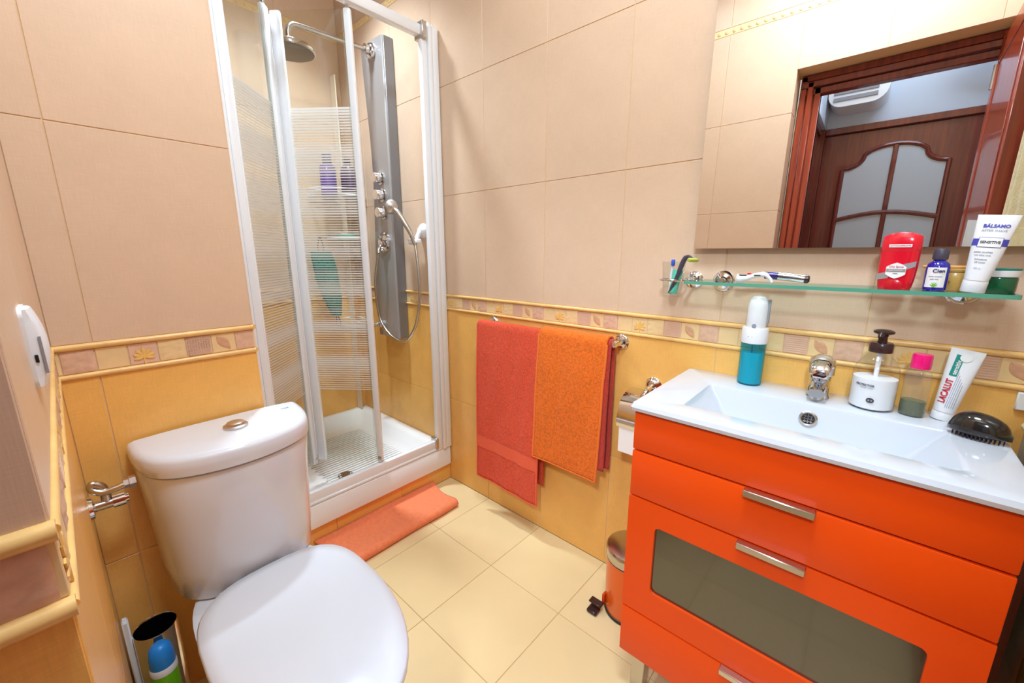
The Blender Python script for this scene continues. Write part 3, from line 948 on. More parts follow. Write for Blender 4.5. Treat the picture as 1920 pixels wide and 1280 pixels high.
# ================================================================== BATH MAT
mt = MB()
def matfn(u, v):
    # u across the fold (profile), v along the mat
    y = -.715 + .600 * v
    prof = u * 3.0
    xb0, xf0 = -.292, -.086
    if prof < 1.25:
        k = prof / 1.25
        x = xb0 + (xf0 - xb0) * k
        z = .004
    elif prof < 1.75:
        a = (prof - 1.25) / .5 * PI
        x = xf0 + .016 * math.sin(a)
        z = .004 + .014 * (1 - math.cos(a))
    else:
        k = (prof - 1.75) / 1.25
        x = xf0 + (xb0 - xf0) * k
        z = .032 - .010 * math.sin(PI * min(1, k * 1.0)) - .006 * k
    skew = (x - xb0) / (xf0 - xb0)
    y += -.030 * skew * (v - .0) + (.055 * skew if v < .5 else .0) * (1 - 2 * v if v < .5 else 0)
    if v > .5:
        y += .012 * math.sin(PI * skew) * (v - .5) * -2
    n_ = noise.noise(Vector((x * 9, y * 7, z * 20)))
    z2 = z + (.0025 * n_ if z > .01 else 0)
    x2 = x + (.004 * noise.noise(Vector((y * 6, 3, 1))) if prof > 1.2 else 0)
    return (x2, y, max(.002, z2))
mt.grid(matfn, 60, 60)
tag(part('bath_mat', mt, 'mat', None, 70), 'salmon orange bath mat folded lengthwise on the floor before the shower', 'bath mat')
bpy.data.objects['bath_mat'].modifiers.new('cloth_thickness', 'SOLIDIFY').thickness = .006

# ================================================================== TOILET
TY = -1.010
wc = thing('toilet', 'white ceramic toilet with its lid closed against the left wall', 'toilet', (0, TY, 0))
def cis_ring(h, dm, de, z, xb=.012, n=36, ins=0.0):
    pts = []
    for i in range(n + 1):
        t = -math.cos(PI * i / n)
        D = de + (dm - de) * (1 - t * t)
        x = xb + D * (max(0, 1 - abs(t) ** 9)) ** .42
        pts.append((max(x, xb + .001 * i * 0), h * t, z))
    pts.append((xb - .0, h * .97, z))
    pts.append((xb - .0, -h * .97, z))
    return pts
cb = MB()
cb.loft([cis_ring(.136, .150, .100, .343), cis_ring(.154, .174, .118, .348), cis_ring(.163, .187, .128, .360), cis_ring(.169, .191, .132, .43), cis_ring(.177, .199, .135, .59), cis_ring(.183, .207, .138, .684), cis_ring(.1825, .206, .137, .688), cis_ring(.177, .199, .131, .6895), cis_ring(.177, .199, .131, .700)])
cist = part('cistern', cb, 'ceramic', wc, 55)
lb = MB()
lb.loft([cis_ring(.183, .208, .139, .6925), cis_ring(.1865, .2125, .1425, .695), cis_ring(.1875, .214, .1435, .710), cis_ring(.187, .2135, .143, .728), cis_ring(.1825, .209, .138, .737), cis_ring(.172, .197, .128, .741), cis_ring(.120, .140, .090, .7435), cis_ring(.060, .080, .060, .7445)])
part('cistern_lid', lb, 'ceramic', wc, 55)
part('flush_button', MB().lathe([(.027, .742), (.027, .749), (.022, .751), (.021, .750), (.019, .756), (.014, .758), (.001, .7585)], (.105, .010, 0), 32), 'nickel', wc)
lettering('roca', .011, 'paleink', wc, (.060, .140, .7436), (0, 0, PI / 2), name='maker_mark')
def egg(xb, xf, hw, z, sq=2.3, n=48, bx=None):
    xm = xb + (xf - xb) * .42
    pts = []
    for i in range(n):
        a = 2 * PI * i / n
        c, s = math.cos(a), math.sin(a)
        if c >= 0:
            x = xm + (xf - xm) * abs(c) ** (2 / 2.05)
            y = hw * math.copysign(abs(s) ** (2 / 2.05), s)
        else:
            x = xm - (xm - xb) * abs(c) ** (2 / 3.4)
            y = hw * math.copysign(abs(s) ** (2 / 2.9), s)
        pts.append((x, y, z))
    return pts
bb = MB()
bb.loft([egg(.10, .56, .100, .0), egg(.10, .56, .101, .03), egg(.10, .55, .094, .12), egg(.09, .58, .106, .21), egg(.08, .66, .138, .295), egg(.08, .705, .154, .335), egg(.08, .71, .156, .350), egg(.09, .70, .148, .354)])
part('bowl', bb, 'ceramic', wc, 60)
sb = MB()
sb.loft([egg(.222, .718, .160, .3555), egg(.218, .724, .166, .360), egg(.218, .724, .166, .378), egg(.222, .720, .163, .384)])
part('seat', sb, 'seat', wc, 60).location = (0, .008, 0)
lb = MB()
lb.loft([egg(.222, .728, .165, .3855), egg(.214, .735, .171, .390), egg(.213, .736, .172, .400), egg(.219, .731, .168, .4075), egg(.25, .70, .146, .412), egg(.36, .62, .085, .4145), egg(.46, .52, .02, .415)])
part('seat_lid', lb, 'seat', wc, 60).location = (0, .008, 0)
for s in (-1, 1):
    part('hinge', MB().lathe([(.013, -.024), (.013, .024)], (.208, s * .07, .372), 14, 'Y'), 'seat', wc)

# stop valve and hose
vl = thing('stop_valve', 'chrome angle stop valve with flexible hose feeding the cistern', 'valve', (.080, YC, .640))
part('flange', MB().lathe([(.026, 0), (.024, -.006), (.012, -.010)], n=24, axis='Y'), 'chrome', vl)
part('body', MB().tube([(0, .004, 0), (0, .038, 0)], .011, 14).tube([(0, .028, 0), (0, .028, .026)], .009, 12), 'steel', vl)
part('knob', MB().tube([(0, .036, 0), (0, .056, .0)], [.015, .015], 12).lathe([(.010, -.056), (.010, -.062)], axis='Y', n=12), 'chrome', vl)
part('hose', MB().tube(smooth_path([(0, .028, .02), (0, .026, .040), (.0, .012, .052), (-.002, .010, .040), (.006, .024, .030), (.010, .045, .032), (.012, .072, .038)], 8), .0075, 10), 'steel', vl)
part('nut', MB().lathe([(.011, -.058), (.011, -.066), (.013, -.067), (.013, -.078)], (.012, 0, .038), 6, 'Y'), 'nickel', vl)

# brush pot, stick, spray can in the corner
bp = thing('toilet_brush_holder', 'shiny metal cylinder holder with black inside in the corner by the toilet', 'brush holder', (.066, -1.216, 0))
part('pot', MB().lathe([(.040, 0), (.042, .002), (.042, .283), (.0405, .285), (.039, .283), (.039, .01), (.001, .008)], n=40), 'chrome', bp)
part('liner', MB().lathe([(.0388, .281), (.038, .02), (.001, .018)], n=40, cap0=False), 'bag', bp)
part('handle', MB().tube([(.004, .004, .02), (.010, .012, .20), (.012, .014, .25)], [.020, .012, .007], 10), 'bag', bp)
st = thing('plunger_handle', 'white flat stick leaning between the metal holder and the side wall', 'stick', (.055, -1.265, 0))
part('stick', MB().box((0, .001, .165), (.024, .012, .33), .003), 'white_pl', st)
part('foot', MB().box((0, 0, .006), (.026, .013, .012), .002), 'white_pl', st)
ac2 = thing('air_freshener_can', 'lime green spray can with a blue cap in front of the metal holder', 'spray can', (.145, -1.219, 0))
part('body', MB().lathe([(.024, 0), (.025, .004), (.025, .222), (.022, .238)], n=32), 'lime', ac2)
part('collar', MB().lathe([(.0252, .222), (.0255, .235), (.023, .240)], n=32), 'white_pl', ac2)
part('cap', MB().lathe([(.0235, .238), (.0235, .262), (.020, .284), (.012, .293), (.001, .295)], n=32), 'blue_cap', ac2)

# wall device beside the corner
dv = thing('air_freshener', 'white curved air freshener unit on the side wall beside the door opening', 'dispenser', (.62, YC, 1.078))
part('backplate', MB().prism(rrect(.062, .082, .010), 'Y', 0, .003), 'white_pl', dv)
rg = []
for i in range(13):
    t = i / 12
    z = -.039 + .078 * t
    d = .004 + .0105 * math.sin(PI * (t * .86 + .07)) ** .7
    rg.append([(.026, .002, z), (.025, d * .7, z), (.016, d, z), (-.016, d, z), (-.025, d * .7, z), (-.026, .002, z)])
part('cover', MB().loft(rg), 'white_pl', dv, 60)
part('slot', MB().bx(.0245, .0262, .009, .011, -.026, .012, .0002), 'grey_pl', dv)
part('button', MB().bx(.0250, .0268, .004, .0065, -.014, -.006, .0005), 'black', dv)

# ================================================================== TOWELS
tbar = thing('towel_bar', 'chrome towel bar with round flanges below the tile frieze', 'towel rail', (0, 0, .879))
for x in (.045, .645):
    part('flange', MB().lathe([(.026, 0), (.026, .004), (.021, .008), (.019, .013), (.012, .016), (.010, .050)], (x, 0, 0), 32, 'Y'), 'chrome', tbar)
    part('finial', MB().lathe([(.001, -.013), (.010, -.010), (.0125, 0), (.010, .010), (.001, .013)], (x, -.055, 0), 20, 'Y'), 'chrome', tbar)
part('bar', MB().tube([(.045, -.055, 0), (.645, -.055, 0)], .007, 14), 'steel', tbar)

def towel(name, label, m, x0, x1, zf, zb, ra, seed, band=None, hem=None, xs=0.0, skew=0.0):
    """cloth over the bar: front down to zf, back down to zb; ra = radius over the bar"""
    th = .007
    yb, zb0 = -.055, .879
    Lf, Lb = zb0 - zf, zb0 - zb
    arc = PI * ra
    tot = Lf + arc + Lb
    nu, nv = 96, 30
    def fn(u, v, off=0.0, soff=0.0):
        s = u * tot
        x = x0 + (x1 - x0) * v
        if s < Lf:
            d = Lf - s
            y, z = yb - ra, zb0 - d
            ny = -1
        elif s < Lf + arc:
            a = (s - Lf) / ra
            y, z = yb - ra * math.cos(a), zb0 + ra * math.sin(a)
            d = 0
            ny = 0
        else:
            d = s - Lf - arc
            y, z = yb + ra, zb0 - d
            ny = 1
        if ny:
            k = min(1, d / .12)
            fold = noise.noise(Vector((x * 7 + seed, d * 1.3, seed))) * .012 + noise.noise(Vector((x * 16, d * 5 + seed, 2))) * .004
            if ny < 0:
                y += -k * (.003 + abs(fold) * .9) - .010 * k * d
            else:
                y = min(y + k * fold * .4, -.010)
            x += k * (xs * d + .004 * noise.noise(Vector((d * 6, v * 2, seed))))
            if ny < 0:
                z += skew * (v - .5) * k * d / max(Lf, .01)
                z += .006 * noise.noise(Vector((x * 9, seed, 4))) * k
        return Vector((x, y + off, z))
    b = MB()
    b.grid(fn, nu, nv)
    o = part(name, b, m, None, 80)
    tag(o, label, 'towel')
    md = o.modifiers.new('cloth_thickness', 'SOLIDIFY'); md.thickness = th; md.offset = 0
    if band:
        bb_ = MB()
        u0, u1 = band[0] / tot, band[1] / tot
        bb_.grid(lambda u, v: fn(u0 + (u1 - u0) * u, .0 + v) + Vector((0, -.0045, 0)), 6, nv)
        part('woven_band', bb_, band[2], o, 80)
    if hem:
        for v in (0.0, 1.0):
            pts = [fn(Lf / tot * i / 40, v) + Vector((0, -.002, 0)) for i in range(41)]
            part('hem', MB().tube(pts, .0042, 8), hem, o)
        pts = [fn(.0, i / 30) for i in range(31)]
        part('hem', MB().tube(pts, .0045, 8), hem, o)
    return o
towel('hand_towel', 'crimson towel hanging underneath the orange towel, only its edge showing', 'dred_towel', .365, .642, .43, .42, .0135, 9.1)
towel('bath_towel', 'long red terry towel hanging on the left of the chrome bar', 'red_towel', .012, .352, .168, .235, .0150, 2.3, band=(.150, .205, 'red_band'), hem='red_band', skew=-.012)
towel('face_towel', 'short orange terry towel hanging on the right of the chrome bar', 'or_towel', .352, .632, .385, .47, .0235, 5.7, hem='or_hem', xs=-.03)

# ================================================================== PAPER HOLDER
tp = thing('toilet_paper_holder', 'chrome toilet roll holder with curved cover between towels and cabinet', 'paper holder', (0, 0, 0))
part('flange', MB().lathe([(.027, 0), (.027, .004), (.022, .009), (.019, .014), (.012, .018)], (.765, 0, .752), 32, 'Y'), 'chrome', tp)
part('arm', MB().tube(smooth_path([(.765, -.012, .752), (.765, -.045, .748), (.762, -.062, .735), (.755, -.066, .722)], 5), .0085, 12).tube([(.815, -.062, .735), (.762, -.064, .730)], .006, 10), 'chrome', tp)
cv = []
for i in range(15):
    a = R(100 - 150 * i / 14)
    cv.append((-.066 - .056 * math.sin(R(i * 11.0 - 12)), .668 + .062 * math.cos(R(i * 11.0 - 20))))
cover = MB()
prof_o = [(-.018, .735), (-.035, .7365), (-.060, .7340), (-.088, .722), (-.108, .700), (-.118, .672), (-.120, .648), (-.118, .632)]
prof_i = [(y + .002, z - .002) for y, z in reversed(prof_o)]
cover.prism(prof_o + prof_i, 'X', .700, .835)
part('cover', cover, 'chrome', tp, 60)
part('roll_spindle', MB().tube([(.705, -.066, .672), (.815, -.066, .672)], .006, 10), 'chrome', tp)
rl = thing('toilet_roll', 'white toilet paper roll with a loose sheet hanging under the chrome cover', 'toilet roll', (0, 0, 0))
part('roll', MB().lathe([(.020, .708), (.046, .708), (.046, .812), (.020, .812)], (0, -.066, .672), 32, 'X', True, True), 'paper', rl)
part('loose_sheet', MB().bx(.708, .812, -.1145, -.1125, .545, .672, .0005), 'paper', rl)

# ================================================================== PEDAL BIN
pbn = thing('pedal_bin', 'small orange pedal bin with a steel lid beside the vanity', 'bin', (.788, -.132, 0))
part('body', MB().lathe([(.074, .004), (.076, .010), (.0775, .12), (.079, .205)], n=40), 'bin', pbn)
part('base_ring', MB().lathe([(.076, 0), (.0785, .002), (.0785, .010), (.076, .012)], n=40), 'black', pbn)
part('lid', MB().lathe([(.080, .206), (.0815, .208), (.0815, .236), (.078, .242), (.060, .248), (.03, .2515), (.001, .2525)], n=40), 'steel', pbn)
part('lid_seam', MB().lathe([(.0795, .202), (.0805, .204), (.0805, .207)], n=40), 'black', pbn)
pd = part('pedal', MB().box((-.078, -.075, .030), (.045, .026, .006), .002, rot=Matrix.Rotation(R(0), 3, 'Z')), 'dkbrown', pbn)
pd.rotation_euler = (0, 0, 0)
part('pedal_pad', MB().box((-.080, -.088, .008), (.036, .034, .012), .003), 'dkbrown', pbn)
part('pedal_slot', MB().bx(-.066, -.058, -.062, -.040, .02, .06, .002), 'orange_dark', pbn)

# ================================================================== VANITY
VX0, VX1, VY = .878, 1.472, -.385
vn = thing('vanity_cabinet', 'glossy orange vanity cabinet with steel bar handles under the washbasin', 'cabinet', (0, 0, 0))
for x in (VX0 + .010, VX1 - .010):
    part('side_panel', MB().bx(x - .008, x + .008, -.363, -.012, .125, .809, .001), 'orange_dark', vn)
part('back_panel', MB().bx(VX0 + .019, VX1 - .019, -.020, -.012, .145, .70, .001), 'orange_dark', vn)
part('bottom_panel', MB().bx(VX0 + .019, VX1 - .019, -.363, -.012, .125, .143, .001), 'orange_dark', vn)
part('fascia', MB().bx(VX0, VX1, VY, -.364, .7145, .809, .003, 2), 'orange', vn)
def front(z0, z1):
    return MB().bx(VX0, VX1, VY, -.364, z0, z1, .003, 2)
def handle(z, par):
    h = MB().bx(1.119, 1.236, VY - .016, VY - .0005, z - .007, z + .001, .0015).bx(1.119, 1.236, VY - .018, VY - .013, z - .013, z + .001, .0015)
    part('handle', h, 'nickel', par, label='satin steel bar handle')
dr = part('drawer', front(.5945, .7105), 'orange', vn)
handle(.712, dr)
# drawer with a smoked window
wx0, wx1, wz0, wz1 = .947, 1.408, .348, .533
def framed():
    b = MB()
    out = [(VX0, .2745), (VX1, .2745), (VX1, .5905), (VX0, .5905)]
    inn = [(p[0] + (wx0 + wx1) / 2, p[1] + (wz0 + wz1) / 2) for p in rrect(wx1 - wx0, wz1 - wz0, .012, 4)]
    for ya, flip in ((VY, 0), (-.364, 1)):
        ov = [b.bm.verts.new((x, ya, z)) for x, z in out]
        iv = [b.bm.verts.new((x, ya, z)) for x, z in inn]
        es = [b.bm.edges.new((ov[i], ov[(i + 1) % 4])) for i in range(4)] + [b.bm.edges.new((iv[i], iv[(i + 1) % len(iv)])) for i in range(len(iv))]
        bmesh.ops.triangle_fill(b.bm, use_beauty=True, use_dissolve=False, edges=es)
        if not flip:
            o1, i1 = ov, iv
        else:
            for i in range(4):
                b.bm.faces.new((o1[i], o1[(i + 1) % 4], ov[(i + 1) % 4], ov[i]))
            for i in range(len(iv)):
                b.bm.faces.new((i1[i], i1[(i + 1) % len(iv)], iv[(i + 1) % len(iv)], iv[i]))
    return b
dr2 = part('drawer', framed(), 'orange', vn, 30)
handle(.5925, dr2)
part('window_pane', MB().bx(wx0 - .01, wx1 + .01, -.378, -.372, wz0 - .01, wz1 + .01), 'cab_glass', dr2, label='smoked glass window')
dr3 = part('drawer', front(.130, .2705), 'orange', vn)
handle(.272, dr3)
for x in (.920, 1.430):
    for y in (-.335, -.05):
        part('leg', MB().bx(x - .018, x + .018, y - .018, y + .018, 0, .13, .002), 'nickel', vn)

# washbasin worktop
ws = thing('washbasin', 'white ceramic washbasin top with a rectangular bowl on the orange cabinet', 'washbasin', (0, 0, 0))
wb = MB()
WX0, WX1, WY0, WY1, WZ = .869, 1.484, -.398, -.002, .832
def rq(x0, x1, y0, y1, z, r, n=5):
    pts = rrect(x1 - x0, y1 - y0, r, n)
    return [(p[0] + (x0 + x1) / 2, p[1] + (y0 + y1) / 2, z) for p in pts]
def bow(ring, amt):
    out = []
    for x, y, z in ring:
        if y < WY0 + .06:
            t = (x - (WX0 + WX1) / 2) / ((WX1 - WX0) / 2)
            y -= amt * (1 - t * t)
        out.append((x, y, z))
    return out
bot = [(1.015, -.150), (1.36, -.150), (1.300, -.315), (1.060, -.315)]
def floor_ring(z, s=1.0):
    # bowl floor: a trapezium narrower at the front
    pts = []
    base = rrect(1, 1, .06, 5)
    for u, v in base:
        a, b2 = u + .5, v + .5
        x0 = 1.015 * b2 + 1.055 * (1 - b2)
        x1 = 1.355 * b2 + 1.305 * (1 - b2)
        y = -.318 + (.170) * b2
        pts.append((x0 + (x1 - x0) * a, y, z - .010 * (1 - b2)))
    return pts
def rim_ring(z, g=0.0):
    return rq(.966 - g, 1.404 + g, -.326 - g, -.126 + g, z, .008 + g)
wb.loft([bow(rq(WX0 + .012, WX1 - .012, WY0 + .012, WY1, .811, .006), .0), bow(rq(WX0 + .002, WX1 - .002, WY0 + .002, WY1, .814, .008), 0), bow(rq(WX0, WX1, WY0, WY1, .822, .010), 0), bow(rq(WX0 + .004, WX1 - .004, WY0 + .004, WY1, .8305, .010), 0), bow(rq(WX0 + .012, WX1 - .012, WY0 + .012, WY1 - .004, .832, .010), 0),
         rim_ring(.832, .006), rim_ring(.8300, .0), [(x * .92 + .08 * 1.185, y * .9 - .1 * .226, z - .018) for x, y, z in rim_ring(.83)] if False else rim_ring(.826, -.002), floor_ring(.752), [(1.185 + (x - 1.185) * .9, -.232 + (y + .232) * .9, z - .004) for x, y, z in floor_ring(.750)]], cap0=False)
part('top', wb, 'basin', ws, 24)
part('overflow_ring', MB().lathe([(.018, -.006), (.018, .002), (.0150, .004), (.0125, .003), (.012, .001)], n=28), 'steel', ws).matrix_local = Matrix.Translation((1.185, -.1368, .798)) @ Matrix.Rotation(R(75), 4, 'X')
og_ = part('overflow_grille', MB().lathe([(.0125, 0), (.0125, .0015)], n=24), 'black', ws)
og_.matrix_local = Matrix.Translation((1.185, -.1385, .7983)) @ Matrix.Rotation(R(75), 4, 'X')
gb = MB()
for i in range(-1, 2):
    gb.box((i * .006, 0, .002), (.0016, .022 - abs(i) * .004, .001))
    gb.box((0, i * .006, .002), (.022 - abs(i) * .004, .0016, .001))
part('grille_bars', gb, 'chrome', og_)
part('waste', MB().lathe([(.022, 0), (.022, .004), (.016, .006), (.001, .006)], (1.185, -.24, .7412), 28), 'chrome', ws)

fc = thing('basin_mixer_tap', 'chrome single lever mixer tap at the back of the washbasin', 'tap', (1.190, -.060, .832), R(0))
part('base', MB().lathe([(.0235, 0), (.0235, .004), (.021, .008), (.0205, .048), (.022, .056)], n=36), 'chrome', fc)
spt = []
for i, (y, z, w, h) in enumerate([(.004, .038, .020, .018), (-.016, .036, .020, .016), (-.034, .031, .019, .013), (-.050, .026, .018, .011), (-.058, .023, .016, .009)]):
    spt.append([(w * math.copysign(abs(math.cos(a)) ** .7, math.cos(a)), y, z + h * math.copysign(abs(math.sin(a)) ** .7, math.sin(a))) for a in [2 * PI * k / 20 for k in range(20)]])
part('spout', MB().loft(spt), 'chrome', fc, 50)
part('aerator', MB().lathe([(.010, 0), (.010, .010)], (0, -.047, .008), 18), 'steel', fc)
part('dome', MB().lathe([(.0225, .056), (.0260, .060), (.0262, .082), (.024, .094), (.015, .102), (.001, .105)], n=36), 'chrome', fc)
lv = []
for y, z, w, h in [(.012, .095, .018, .009), (-.012, .094, .021, .010), (-.030, .084, .021, .011), (-.044, .072, .019, .010), (-.050, .066, .014, .007)]:
    lv.append([(w * math.copysign(abs(math.cos(a)) ** .7, math.cos(a)), y, z + h * math.sin(a)) for a in [2 * PI * k / 18 for k in range(18)]])
part('lever', MB().loft(lv), 'chrome', fc, 50)

# things on the worktop -----------------------------------------------------
ZT = .832
wf = thing('water_flosser', 'white cordless oral irrigator with a translucent aqua water tank', 'water flosser', (1.041, -.052, ZT))
part('tank', MB().lathe([(.026, 0), (.0285, .004), (.0290, .110), (.0295, .112)], n=36), 'aqua_pl', wf)
part('water', MB().lathe([(.0255, .004), (.0262, .086), (.001, .087)], n=32), 'aqua_in', wf)
part('suction_tube', MB().tube([(0, -.012, .01), (0, -.012, .105)], .002, 8), 'ink', wf)
part('collar', MB().lathe([(.0300, .112), (.0305, .115), (.0305, .148), (.0285, .152), (.022, .152)], n=36), 'white_pl', wf)
part('housing', MB().lathe([(.0215, .150), (.0228, .160), (.0228, .205), (.0205, .222), (.014, .231), (.001, .234)], n=36, sx=1.0, sy=1.0), 'white_pl', wf)
part('nozzle_clip', MB().bx(.0205, .0275, -.004, .004, .165, .225, .001), 'grey_pl', wf)
part('button', MB().lathe([(.005, .0220), (.005, .0245), (.001, .0245)], (0, 0, .158), 16, 'Y'), 'paleink', wf)
lettering('. .', .016, 'paleink', wf, (-.004, -.0306, .134), name='vent_dots')

sd = thing('soap_dispenser', 'clear pump bottle half full of white lotion soap, dark brown pump', 'soap dispenser', (1.286, -.064, ZT), R(-12))
pr = [(.034, 0), (.0385, .003), (.0395, .010), (.0395, .084), (.036, .098), (.026, .114), (.019, .122), (.019, .130)]
part('bottle', MB().lathe(pr, n=44), 'clear', sd)
part('lotion', MB().lathe([(.033, .003), (.0380, .006), (.0382, .071), (.001, .072)], n=44), 'lotion', sd)
part('dip_tube', MB().tube([(0, 0, .070), (0, 0, .128)], [.0042, .005], 10), 'lotion', sd)
part('pump_collar', MB().lathe([(.0200, .128), (.0205, .130), (.0205, .146), (.018, .149), (.008, .150)], n=32), 'dkbrown', sd)
part('pump_stem', MB().lathe([(.0085, .149), (.0075, .160), (.009, .166), (.0175, .170), (.0180, .174), (.012, .177), (.001, .178)], n=28), 'dkbrown', sd)
part('nozzle', MB().tube([(0, 0, .170), (0, -.024, .169), (0, -.028, .164)], [.006, .005, .004], 10), 'dkbrown', sd)
lettering('PROTECTOR', .0062, 'ink', sd, (-.008, -.0397, .058), wrap=.0396, sx=.95, bold=.00015)
lettering('FACIAL SOAP', .0038, 'paleink', sd, (-.004, -.0397, .0525), wrap=.0396)
part('round_emblem', MB().lathe([(.007, .0), (.007, .0004)], n=20, sx=1, sy=.8), 'ink', sd).matrix_local = Matrix.Translation((.006, -.0394, .026)) @ Matrix.Rotation(PI / 2, 4, 'X')
lettering('* *', .007, 'white_pr', sd, (.006, -.0402, .0245), name='emblem_mark')

pk = thing('mouthwash_bottle', 'clear flask with a hot pink cap and olive liquid at the bottom', 'bottle', (1.352, -.066, ZT), R(-20))
part('flask', MB().lathe([(.0195, 0), (.0210, .002), (.0210, .088), (.0185, .098), (.0130, .103), (.0130, .108)], n=32, sy=.8), 'clear_pl', pk)
part('liquid', MB().lathe([(.019, .002), (.0203, .004), (.0203, .034), (.001, .0345)], n=32, sy=.78), 'olive', pk)
part('cap', MB().lathe([(.0155, .104), (.0160, .106), (.0160, .130), (.0150, .134), (.001, .135)], n=32), 'pink_cap', pk)

def tube_pack(h, r0, w1, n=32, m_bot=.018):
    rings = []
    for i in range(15):
        t = i / 14
        z = m_bot + (h - m_bot) * t
        rx = r0 + (w1 - r0) * t ** .9
        ry = r0 * (1 - t ** 1.6) + .0012
        rings.append([(rx * math.copysign(abs(math.cos(a)) ** .92, math.cos(a)), ry * math.sin(a), z) for a in [2 * PI * k / n for k in range(n)]])
    return rings
tpz = thing('toothpaste_tube', 'white toothpaste tube with red lettering and a teal panel standing on its cap', 'tube', (1.398, -.052, ZT), 0, rot=(R(-5), R(6), R(-12)))
part('tube', MB().loft(tube_pack(.150, .0165, .0245)), 'white_pl', tpz, 60)
part('cap', MB().lathe([(.0160, 0), (.0165, .002), (.0165, .017), (.015, .019)], n=32), 'white_pl', tpz)
# print on the sloping front of the tube: local frame tilted to follow the surface
def on_tube(x, z, h, r0, m_bot=.018, lift=.0009):
    t = max(0, min(1, (z - m_bot) / (h - m_bot)))
    ry = r0 * (1 - t ** 1.6) + .0012
    rx = r0 + (.0245 - r0) * t ** .9
    yy_ = -ry * math.sqrt(max(0.05, 1 - (x / rx) ** 2)) - lift
    return yy_
def print_on_tube(parent, me, m, name, x, z, h, r0, rot, lift=.0009):
    """drop flat artwork onto the tube front, vertex by vertex"""
    c, s = math.cos(rot), math.sin(rot)
    for v in me.vertices:
        px, pz = v.co.x * c - v.co.y * s + x, v.co.x * s + v.co.y * c + z
        v.co = Vector((px, on_tube(px, pz, h, r0, lift=lift) - v.co.z, pz))
    return part(name, me, m, parent)
def sheet(w, h, nx=8, ny=8):
    b = MB()
    b.grid(lambda u, v: ((u - .5) * w, (v - .5) * h, 0), nx, ny)
    return b.mesh('sheet')
print_on_tube(tpz, text_mesh('LACALUT', .0145, .0001, sx=.80, bold=.0004), 'crimson', 'lettering', -.0072, .062, .150, .0165, R(90), .0022)
print_on_tube(tpz, sheet(.044, .0115, 12, 4), 'teal', 'teal_panel', -.0068, .116, .150, .0165, R(90))
print_on_tube(tpz, text_mesh('sensitiv', .0100, .0001, bold=.0002), 'white_pr', 'lettering', -.0058, .112, .150, .0165, R(90), .0013)
b = MB(); b.lathe([(.0085, 0), (.0085, .0001)], n=20)
print_on_tube(tpz, b.mesh('disc'), 'white_pr', 'round_badge', .0015, .134, .150, .0165, 0, .0016)
for k in range(5):
    print_on_tube(tpz, sheet(.075 - .006 * k, .0007, 12, 1), 'paleink', 'small_print', .0005 + .0028 * k, .066 - .003 * k, .150, .0165, R(90), .0010)

hbz = thing('detangling_brush', 'black oval palm hairbrush lying bristles down on the basin corner', 'hairbrush', (1.440, -.140, ZT), R(-14))
ob = MB()
rings = []
for i in range(15):
    t = i / 14
    q_ = (2 * t - 1)
    x = -.041 + .082 * t
    e_ = math.sqrt(max(.012, 1 - abs(q_) ** 2.3))
    hgt = .036 * e_ * (1.0 - .12 * q_)
    rings.append([(x, .025 * e_ * math.cos(a), .014 + (hgt * math.sin(a) if math.sin(a) > 0 else .006 * math.sin(a))) for a in [2 * PI * k / 24 for k in range(24)]])
ob.loft(rings)
part('shell', ob, 'onyx', hbz, 60)
part('base_plate', MB().lathe([(.019, .008), (.0215, .010), (.0215, .014)], n=32, sx=1.6, sy=.95), 'black', hbz)
bs = MB()
for i in range(13):
    for j in range(6):
        x, y = -.036 + i * .006, -.0175 + j * .007
        if (x / .038) ** 2 + (y / .020) ** 2 < 1:
            bs.box((x * .90, y * .88, .0045), (.0016, .0016, .009))
o = part('bristles', bs, 'bristle', hbz); o['kind'] = 'stuff'

# worktop end cloth and socket
tc_ = thing('folded_cloth', 'taupe patterned cloth hanging in the gap right of the washbasin', 'cloth', (1.516, -.14, 0))
part('cloth', MB().grid(lambda u, v: (.012 + .004 * math.sin(v * 9), -.13 + .24 * v, .30 + .545 * u), 12, 20), 'sage', tc_)
part('fold', MB().grid(lambda u, v: (-.008 + .004 * math.sin(v * 7 + 1), -.12 + .22 * v, .42 + .425 * u), 12, 20), 'sage', tc_)
part('hem', MB().tube([(.002, -.12, .845), (.002, .10, .845)], .012, 8), 'beige_cloth', tc_)
so = thing('wall_socket', 'white socket plate on the tiles right of the washbasin', 'socket', (1.5215, 0, .884))
part('plate', MB().box((0, -.0045, 0), (.046, .009, .036), .002), 'cornflower', so)
part('rocker', MB().box((.004, -.010, 0), (.024, .003, .022), .001), 'cornflower', so)

# ================================================================== GLASS SHELF AND ITS THINGS
ZS = 1.099
sf = thing('glass_shelf', 'green edged glass shelf on chrome flanges under the mirror', 'shelf', (0, 0, 0))
sb = MB()
pl = rq(.872, 1.452, -.126, -.012, 0, .006, 4)
sb.loft([[(x, y, ZS - .008) for x, y, z in pl], [(x, y, ZS) for x, y, z in pl]])
for f in sb.bm.faces:
    f.normal_update()
    f.material_index = 0 if abs(f.normal.z) > .5 else 1
part('pane', sb, ['shelf_glass', 'shelf_edge'], sf, 30)
for x in (.940, 1.392):
    part('flange', MB().lathe([(.028, 0), (.028, .004), (.023, .008), (.021, .013), (.013, .017), (.010, .030)], (x, 0, ZS - .003), 32, 'Y'), 'chrome', sf)
    part('clamp', MB().tube([(x, -.014, ZS - .004), (x, -.034, ZS - .004)], .0095, 16), 'chrome', sf)

